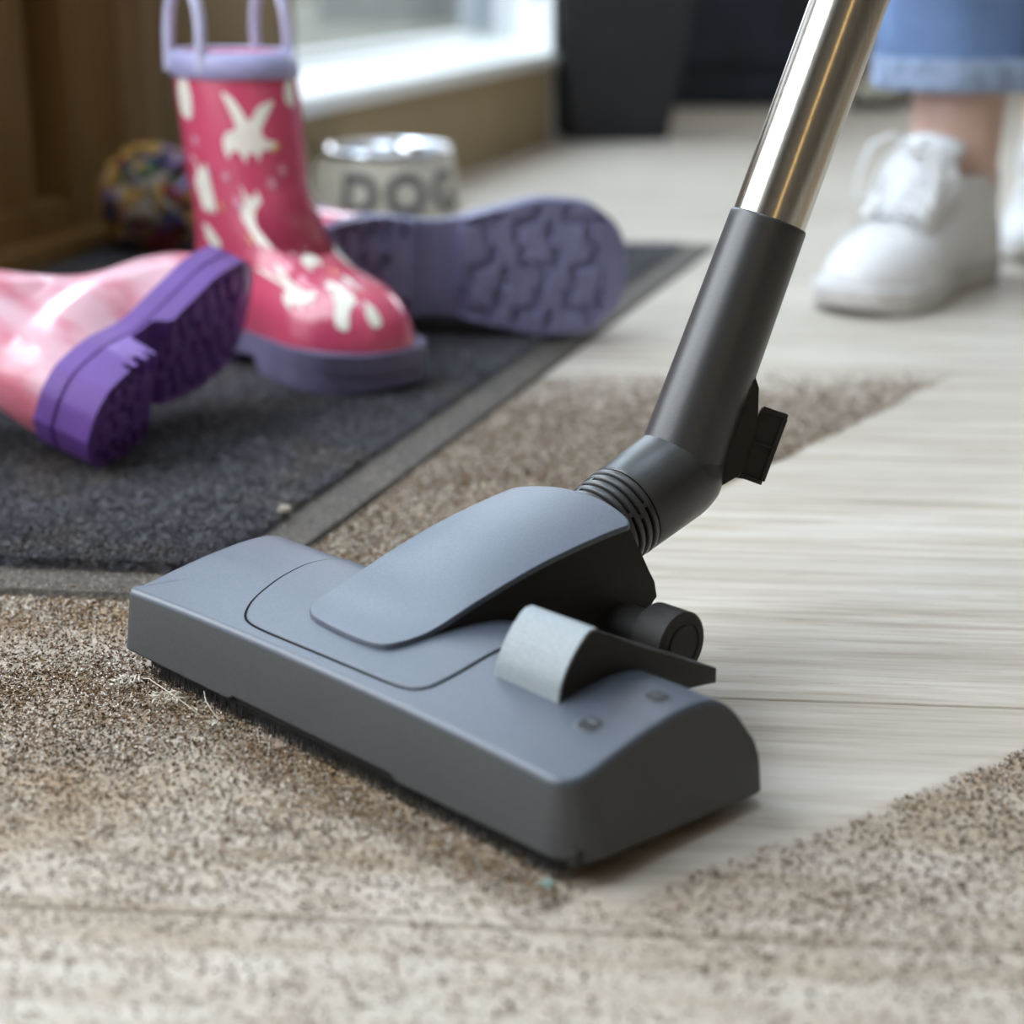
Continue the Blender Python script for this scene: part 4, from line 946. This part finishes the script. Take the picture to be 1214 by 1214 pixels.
# ------------------------------------------------------------ dog bowl
bc = Vector((-.143, 2.015, 0)); bw = empty('dog_bowl', bc, 'cream pet bowl reading DOG with a shiny steel rim, behind the boots', 'bowl')
def lathe(name, prof_, mat, parent, seg=96, label=None):
    vs, fs = [], []
    for r_, z_ in prof_:
        for k in range(seg): a_ = 2*math.pi*k/seg; vs.append((r_*math.cos(a_), r_*math.sin(a_), z_))
    for i in range(len(prof_)-1):
        for k in range(seg): fs.append((i*seg+k, i*seg+(k+1) % seg, (i+1)*seg+(k+1) % seg, (i+1)*seg+k))
    return mesh_obj(name, vs, fs, mat, parent, True, label)
lathe('shell', [(.001, .004), (.085, .004), (.087, 0), (.0915, .001), (.092, .004), (.0905, .012), (.0765, .090), (.074, .0925), (.070, .091), (.066, .08)], M['bowl'], bw)
lathe('steel_insert', [(.0775, .0905), (.0785, .093), (.0780, .0965), (.0750, .099), (.0700, .0975), (.064, .085), (.056, .055), (.04, .042), (.0005, .040)], M['steel'], bw, label='polished steel insert')
fc = bpy.data.curves.new('lettering', 'FONT'); fc.body = 'DOG'; fc.size = .062; fc.extrude = .0006; fc.offset = .0022; fc.space_character = 1.22; fc.align_x = 'CENTER'
fo = bpy.data.objects.new('lettering_src', fc); COL.objects.link(fo); bpy.context.view_layer.update()
me = bpy.data.meshes.new_from_object(fo.evaluated_get(bpy.context.evaluated_depsgraph_get())); bpy.data.objects.remove(fo)
bm = bmesh.new(); bm.from_mesh(me)
bmesh.ops.subdivide_edges(bm, edges=[e for e in bm.edges if e.calc_length() > .006], cuts=3)
for v in bm.verts:
    z_ = .034+v.co.y*.95; r_ = .0905-(z_-.012)*.1795+.0004+v.co.z; a_ = R(-90+20)+v.co.x/.088; v.co = Vector((r_*math.cos(a_), r_*math.sin(a_), z_))
bm_obj('lettering', bm, M['letters'], bw, label='dark grey capitals DOG')

# ------------------------------------------------------------ rope toy ball
ball = empty('rope_ball', (-.372, 1.845, .0), 'multicoloured knotted rope ball toy by the oak door', 'toy ball')
bpy.context.view_layer.update()
RB = .053
bm = bmesh.new(); bmesh.ops.create_icosphere(bm, subdivisions=3, radius=RB*.86); o = bm_obj('core', bm, M['yarn_g'], ball, True); o.location = (0, 0, RB+.0095)
ym = ['y', 'r', 'b', 'w', 'y', 'p', 'r', 'y', 'w', 'g']
for k in range(130):
    ax = Vector((random.gauss(0, 1), random.gauss(0, 1), random.gauss(0, 1))).normalized(); t_ = ax.orthogonal().normalized(); t_.rotate(Matrix.Rotation(random.random()*6.28, 3, ax)); q = []
    for i in range(9):
        s_ = (i/8-.5)*.85; bulge = RB*(.86+.13*math.cos(s_*3.4)); q.append((ax*math.cos(s_)+t_*math.sin(s_))*bulge+Vector((0, 0, RB+.0095)))
    tube('strand', q, [.002]+[.0050]*7+[.002], M['yarn_'+ym[k % 10]], ball, 8)

# ------------------------------------------------------------ planter, bag and far shoe
pl = empty('floor_planter', (.170, 3.12, 0), 'tall tapered charcoal planter standing at the end of the window bay', 'planter', (0, 0, R(10)))
def frustum(bm, b0, t0, z0, z1, inner=False):
    a_ = [bm.verts.new((x_*b0, y_*b0, z0)) for x_, y_ in ((-1, -1), (1, -1), (1, 1), (-1, 1))]; c = [bm.verts.new((x_*t0, y_*t0, z1)) for x_, y_ in ((-1, -1), (1, -1), (1, 1), (-1, 1))]
    for i in range(4): bm.faces.new((a_[i], a_[(i+1) % 4], c[(i+1) % 4], c[i]))
    return a_, c
bm = bmesh.new(); a_, c = frustum(bm, .082, .150, 0, .46); bm.faces.new(a_[::-1]); a2, c2_ = frustum(bm, .10, .138, .36, .46); bm.faces.new(a2)
for i in range(4): bm.faces.new((c[i], c[(i+1) % 4], c2_[(i+1) % 4], c2_[i]))
bmesh.ops.bevel(bm, geom=[e for e in bm.edges], offset=.004, segments=2, affect='EDGES'); bm_obj('pot', bm, M['black_plant'], pl)
bm = bmesh.new(); box(bm, (0, 0, .40), (.25, .25, .02)); bm_obj('soil', bm, M['soil'], pl)
for k in range(26):
    a0 = random.random()*6.28; hh = random.uniform(.25, .6); q = [Vector((.05*math.cos(a0)*random.random(), .05*math.sin(a0)*random.random(), .41))]
    out = random.uniform(.08, .28); q += [Vector((math.cos(a0)*out*t*t, math.sin(a0)*out*t*t, .41+hh*t*(1.25-.4*t))) for t in (.2, .4, .6, .8, 1)]
    tube('leaf', q, [.004, .009, .012, .012, .008, .001], M['hedge'], pl, 8, flat=.15)
# slumped bag
bg = empty('shoulder_bag', (.475, 3.86, 0), 'dark navy holdall slumped on the floor behind the wand', 'bag')
vs, fs = [], []; sg = 48; lv = 26
for i in range(lv):
    z_ = .34*i/(lv-1); k = (math.sin(math.pi*min(1, .08+.92*i/(lv-1)))**.28) if i < lv-1 else .05; k = min(1, (i/(lv-1)+.02)/.06)**.4*(1-.55*(i/(lv-1))**3)
    if i == 0: k = .90
    for j in range(sg):
        a_ = 2*math.pi*j/sg; cx, sx = math.cos(a_), math.sin(a_); r1 = .185*math.copysign(abs(cx)**.45, cx); r2 = .15*math.copysign(abs(sx)**.45, sx)
        wr = 1+.03*math.sin(5*a_+9*z_)+.02*math.sin(11*a_-20*z_); vs.append((r1*k*wr, r2*k*wr*(1-.6*(i/(lv-1))**2), z_))
fs = [(i*sg+j, i*sg+(j+1) % sg, (i+1)*sg+(j+1) % sg, (i+1)*sg+j) for i in range(lv-1) for j in range(sg)]+[tuple(range(sg))[::-1], tuple(range((lv-1)*sg, lv*sg))]
mesh_obj('bag_body', vs, fs, M['navy'], bg)
for sy in (-.05, .05): tube('handle', [Vector((.11*math.cos(t), sy, .31+.13*math.sin(t))) for t in np.linspace(0, math.pi, 13)], .009, M['navy'], bg, 10)
bm = bmesh.new(); box(bm, (0, -.150, .16), (.26, .02, .15), bev=.006); bm_obj('pocket', bm, M['navy'], bg)

# ------------------------------------------------------------ lace-up shoes
def make_shoe(name, label, loc, yaw_, mats, parent=None, Ls=1.0, tied=True, W=1.0, mirror=1, simple_=False):
    Fv = Vector((math.cos(yaw_), math.sin(yaw_), 0))
    if parent is None: root = empty(name, loc, label, 'shoe', (0, 0, yaw_))
    tab = [(.018, .004, .262, .0440), (.028, .002, .2615, .0450), (.038, .003, .257, .0440), (.047, .005, .246, .0415), (.055, .007, .228, .0390), (.063, .009, .205, .0370), (.072, .010, .184, .0360), (.082, .011, .166, .0350), (.092, .013, .152, .0345), (.100, .016, .143, .0340)]
    fb, ff, fw_ = boot_surface(tab); LL = .265
    hwf = hermite([0, .03, .10, .25, .42, .60, .74, .86, .95, .985, 1.0], [.001, .018, .030, .034, .033, .041, .0475, .0445, .032, .019, .001])
    def pt(z_, th, off=0):
        xb, xf, w = fb(z_), ff(z_), fw_(z_); c = (xb+xf)/2; rx = (xf-xb)/2; cz, s_ = math.cos(th), math.sin(th); ex = .85
        x_ = c+rx*math.copysign(abs(cz)**ex, cz); y_ = w*1.04*math.copysign(abs(s_)**ex, s_); hw = hwf(min(1, max(0, x_/LL)))
        k = max(0, min(1, (.060-z_)/.035)); y2 = min(abs(y_)*1.15, hw)*math.copysign(1, y_); y_ = y_*(1-k)+y2*k
        y_ += .006*mirror*max(0, (x_/LL-.4))
        v = Vector((x_, y_*W, z_))
        if off: v = v+Vector((cz*.4, s_, .8 if x_ > .13 else .2)).normalized()*off
        return v*Ls
    seg = 72; zs = list(np.linspace(.018, .050, 12))+list(np.linspace(.053, .100, 18)); vs, fs = [], []
    for z_ in zs:
        for k in range(seg): vs.append(pt(z_, 2*math.pi*k/seg))
    for z_, of in ((.0995, -.0045), (.085, -.006), (.060, -.008), (.040, -.01)):
        for k in range(seg): vs.append(pt(z_, 2*math.pi*k/seg, 0)*1 - (pt(z_, 2*math.pi*k/seg)-Vector(((fb(z_)+ff(z_))/2*Ls, 0, z_*Ls)))*(-of*22))
    nr = len(zs)+4
    for i in range(nr-1):
        for k in range(seg): fs.append((i*seg+k, i*seg+(k+1) % seg, (i+1)*seg+(k+1) % seg, (i+1)*seg+k))
    fs.append(tuple(range((nr-1)*seg, nr*seg)))
    out = []
    def put(o):
        if parent is None: o.parent = root
        else:
            o.matrix_world = Matrix.Translation(loc) @ Matrix.Rotation(yaw_, 4, 'Z'); bpy.context.view_layer.update(); mw = o.matrix_world.copy(); o.parent = out[0] if out else parent
            o.matrix_parent_inverse = (out[0] if out else parent).matrix_world.inverted(); o.matrix_world = mw
        out.append(o); bpy.context.view_layer.update(); return o
    up = put(mesh_obj('shoe' if parent else 'upper', vs, fs, mats['upper'], None)); 
    if label and parent: up['label'] = label
    # sole
    vs, fs = [], []; ns = 120; lay = [(.0025, .96), (.0, .975), (.0, 1.0), (.004, 1.03), (.016, 1.05), (.0215, 1.05), (.0228, 1.03), (.0228, .99)]
    for z_, g in lay:
        for k in range(ns):
            a_ = 2*math.pi*k/ns; t = .5+.5*math.cos(a_); hw = hwf(t); x_ = LL/2+(t-.5)*LL*(1+(g-1)*.5); y_ = hw*g*math.copysign(1, math.sin(a_))*(1 if abs(math.sin(a_)) > 1e-6 else 0)+.006*mirror*max(0, t-.4)
            toe = .007*max(0, (t-.8)/.2)**2*(1 if z_ < .01 else .3); vs.append(Vector((x_, y_*W, z_+toe))*Ls)
    for i in range(len(lay)-1):
        for k in range(ns): fs.append((i*ns+k, i*ns+(k+1) % ns, (i+1)*ns+(k+1) % ns, (i+1)*ns+k))
    fs.append(tuple(range(ns))[::-1]); fs.append(tuple(range((len(lay)-1)*ns, len(lay)*ns)))
    put(mesh_obj('shoe_sole' if parent else 'sole', vs, fs, mats['sole'], None))
    if simple_: return out
    # toe cap seam
    q = []
    for i in range(31):
        th = R(-74+148*i/30); z_ = .030+.0335*math.cos((i/30-.5)*math.pi)**.75; q.append(pt(z_, th, .0006))
    put(tube('toe_seam', q, .0016, mats['upper'], None, 8))
    # tongue
    vs, fs = [], []; 
    for i in range(12):
        t = i/11; xc = .190-.068*t; zc = .071+.062*t; hw = .020+.009*t
        for s2 in (0, 1):
            for j in range(9):
                v_ = j/8*2-1; vs.append(Vector((xc+(.004 if s2 else 0)-.010*v_*v_-(.006 if t > .9 and s2 == 0 else 0), v_*hw, zc+(.003 if s2 else 0)-.012*v_*v_*(1-.3*t)))*Ls)
    for i in range(11):
        for j in range(8):
            for s2 in (0, 9): a_ = i*18+s2+j; fs.append((a_, a_+1, a_+19, a_+18))
        fs += [(i*18, i*18+9, i*18+27, i*18+18), (i*18+8, i*18+17, i*18+35, i*18+26)]
    fs += [tuple([11*18+j for j in range(9)]+[11*18+17-j for j in range(9)])]
    put(mesh_obj('tongue', vs, fs, M['tongue'], None))
    # eyestays
    for sd in (-1, 1):
        vs, fs = [], []
        for i in range(10):
            t = i/9; xc = .196-.058*t; zc = .0680+.040*t
            for (dy, dz) in ((.010, .0045), (.011, .007), (.027, .003), (.034, -.010), (.034, -.014)):
                vs.append(Vector((xc-dy*.25, sd*(dy+.003*t)*W, zc+dz))*Ls)
        for i in range(9):
            for j in range(4): a_ = i*5+j; fs.append((a_, a_+1, a_+6, a_+5))
        put(mesh_obj('eyestay', vs, fs, mats['upper'], None))
    # laces: crossed bars, bow loops and loose ends
    for i in range(5):
        t = i/4; xc = .190-.050*t; zc = .0790+.036*t
        q = [Vector((xc-.004+.002*sn, sn*.019*W, zc-.003*abs(sn)+.0035))*Ls for sn in (-1, -.6, -.2, .2, .6, 1)]
        put(tube('lace', q, .0031, M['lace'], None, 8, flat=.55))
    kx, kz = .146, .124
    for sd, ln in ((-1, .050), (1, .048)):
        q = [Vector((kx, 0, kz)), Vector((kx+.010, sd*.018, kz+.012)), Vector((kx+.020, sd*.032, kz+.004)), Vector((kx+.030, sd*.036, kz-.020)), Vector((kx+.034, sd*.036, kz-.040)), Vector((kx+.022, sd*.030, kz-.042)), Vector((kx+.012, sd*.027, kz-.022)), Vector((kx+.008, sd*.016, kz-.002)), Vector((kx, 0, kz))]
        qq = []
        for i in range(len(q)-1): qq += [q[i].lerp(q[i+1], t)*Ls for t in (0, .5)]
        qq.append(q[-1]*Ls); put(tube('lace_loop', qq, .0036, M['lace'], None, 8, flat=.6))
    bm = bmesh.new(); bmesh.ops.create_uvsphere(bm, u_segments=16, v_segments=10, radius=.0075*Ls)
    for v in bm.verts: v.co = Vector((v.co.x, v.co.y*1.3, v.co.z*.9))+Vector((kx, 0, kz))*Ls
    put(bm_obj('lace_knot', bm, M['lace'], None, True))
    return out
# far beige shoe standing by the back wall
make_shoe('low_shoe', 'beige low shoe with pale toe far back between wand and jeans', Vector((.845, 3.86, 0)), R(236), dict(upper=M['tan_shoe2'], sole=M['rubber']), None, .95, simple_=True)

# ------------------------------------------------------------ person (only lower legs in view)
sy1 = math.atan2(-.78, -.62)
toe1 = Vector((.288, 1.535, 0)); f1_ = Vector((math.cos(sy1), math.sin(sy1), 0)); heel_a = toe1-f1_*.286
sy2 = math.atan2(-.95, -.30); toe2 = Vector((.545, 1.80, 0)); f2_ = Vector((math.cos(sy2), math.sin(sy2), 0)); heel_b = toe2-f2_*.265
ank1 = heel_a+f1_*.078+Vector((0, 0, .085)); ank2 = heel_b+f2_*.070+Vector((0, 0, .085))
person = empty('person', ((ank1.x+ank2.x)/2, (ank1.y+ank2.y)/2, 0), 'person in cropped blue jeans and white lace-up shoes standing behind the wand', 'person')
bpy.context.view_layer.update(); PO = person.location
pel = Vector(((ank1.x+ank2.x)/2+.03, (ank1.y+ank2.y)/2+.05, .90))
sk = [pel, pel+Vector((0, 0, .12))]; se = [(0, 1)]; rad = [.13, .12]
for ank, fv, sd in ((ank1, f1_, -1), (ank2, f2_, 1)):
    hip = pel+Vector((sd*.085, 0, -.04)); knee = Vector((ank.x*.55+hip.x*.45, ank.y*.6+hip.y*.4-.04, .49)); calf = ank.lerp(knee, .62)+Vector((.0, .015, 0)); low = ank.lerp(knee, .16)
    ch = [(hip, .085), (knee, .058), (calf, .052), (low, .046), (ank, .043), (ank+Vector((0, 0, -.045))-fv*.004, .031), (ank+fv*.07+Vector((0, 0, -.045)), .026), (ank+fv*.135+Vector((0, 0, -.055)), .022)]
    prev = 0
    for p, r_ in ch: sk.append(p); rad.append(r_); se.append((prev, len(sk)-1)); prev = len(sk)-1
me = bpy.data.meshes.new('body'); me.from_pydata([tuple(p-PO) for p in sk], se, [])
bo = bpy.data.objects.new('body', me); COL.objects.link(bo); bo.parent = person
smd = bo.modifiers.new('skin', 'SKIN'); sv = me.skin_vertices[0].data
for i, r_ in enumerate(rad): sv[i].radius = (r_, r_)
sv[0].use_root = True
ss = bo.modifiers.new('sub', 'SUBSURF'); ss.levels = 2; ss.render_levels = 2; me.materials.append(M['skin'])
dg = bpy.context.evaluated_depsgraph_get(); m2 = bpy.data.meshes.new_from_object(bo.evaluated_get(dg)); bo.modifiers.clear(); bo.data = m2
m2.polygons.foreach_set('use_smooth', [True]*len(m2.polygons))
if not m2.materials: m2.materials.append(M['skin'])
# jeans legs
def leg_tube(ank, sd, hz):
    hip = pel+Vector((sd*.085, 0, -.02)); vs, fs = [], []; sg = 64; lv = 30; zt = .86; knee = Vector((ank.x*.55+hip.x*.45, ank.y*.6+hip.y*.4-.02, .49))
    def cen(z_):
        if z_ < .49: t = (z_-.085)/(.49-.085); return ank.lerp(knee, t)
        t = (z_-.49)/(hip.z-.49); return knee.lerp(hip, min(1, t))
    for i in range(lv):
        z_ = hz+(zt-hz)*i/(lv-1); c = cen(z_); r_ = .079+.004*math.sin(z_*9) if z_ < .6 else .079+(z_-.6)*.09
        for j in range(sg):
            a_ = 2*math.pi*j/sg; f_ = 1+.025*math.sin(3*a_+z_*14)+.015*math.sin(7*a_-z_*23); vs.append((c.x-PO.x+r_*f_*math.cos(a_), c.y-PO.y+r_*.92*f_*math.sin(a_), z_))
    for j in range(sg):   # turned-in bottom edge
        v = vs[j]; c = cen(hz)-PO; vs.append((c.x+(v[0]-c.x)*.955, c.y+(v[1]-c.y)*.955, hz+.0005))
    for j in range(sg): v = vs[j]; c = cen(hz)-PO; vs.append((c.x+(v[0]-c.x)*.95, c.y+(v[1]-c.y)*.95, hz+.10))
    fs = [(i*sg+j, i*sg+(j+1) % sg, (i+1)*sg+(j+1) % sg, (i+1)*sg+j) for i in range(lv-1) for j in range(sg)]
    b0 = lv*sg
    for j in range(sg): k = (j+1) % sg; fs += [(j, k, b0+k, b0+j), (b0+j, b0+k, b0+sg+k, b0+sg+j)]
    return vs, fs, cen
for ank, sd in ((ank1, -1), (ank2, 1)):
    HZ = .185; vs, fs, cen = leg_tube(ank, sd, HZ)
    j1 = mesh_obj('jeans_leg', vs, fs, M['denim'], person)
    vs2, fs2 = [], []; sg = 64
    for zz, g in ((-.0012, .97), (-.0015, 1.012), (.004, 1.022), (.024, 1.022), (.0275, 1.014), (.028, 1.0)):
        for j in range(sg):
            v = vs[j]; c = cen(HZ)-PO; a_ = 2*math.pi*j/sg; pk = 1+.006*math.sin(40*a_); vs2.append((c.x+(v[0]-c.x)*g*pk, c.y+(v[1]-c.y)*g*pk, HZ+zz))
    fs2 = [(i*sg+j, i*sg+(j+1) % sg, (i+1)*sg+(j+1) % sg, (i+1)*sg+j) for i in range(5) for j in range(sg)]
    hm = mesh_obj('hem', vs2, fs2, M['denim_light'], j1, label='paler stitched hem')
bm = bmesh.new(); bmesh.ops.create_uvsphere(bm, u_segments=32, v_segments=20, radius=1)
for v in bm.verts: v.co = Vector((v.co.x*.185, v.co.y*.125, v.co.z*.13))+pel+Vector((0, 0, -.0))-PO
bm_obj('jeans_seat', bm, M['denim'], person, True)
WM = dict(upper=M['shoe_white'], sole=M['shoe_sole'])
make_shoe('shoe', 'white lace-up shoe stepping towards the nozzle', heel_a, sy1, WM, person, 1.08)
make_shoe('shoe', 'white lace-up shoe set back at the right edge', heel_b, sy2, WM, person, 1.0, mirror=-1)
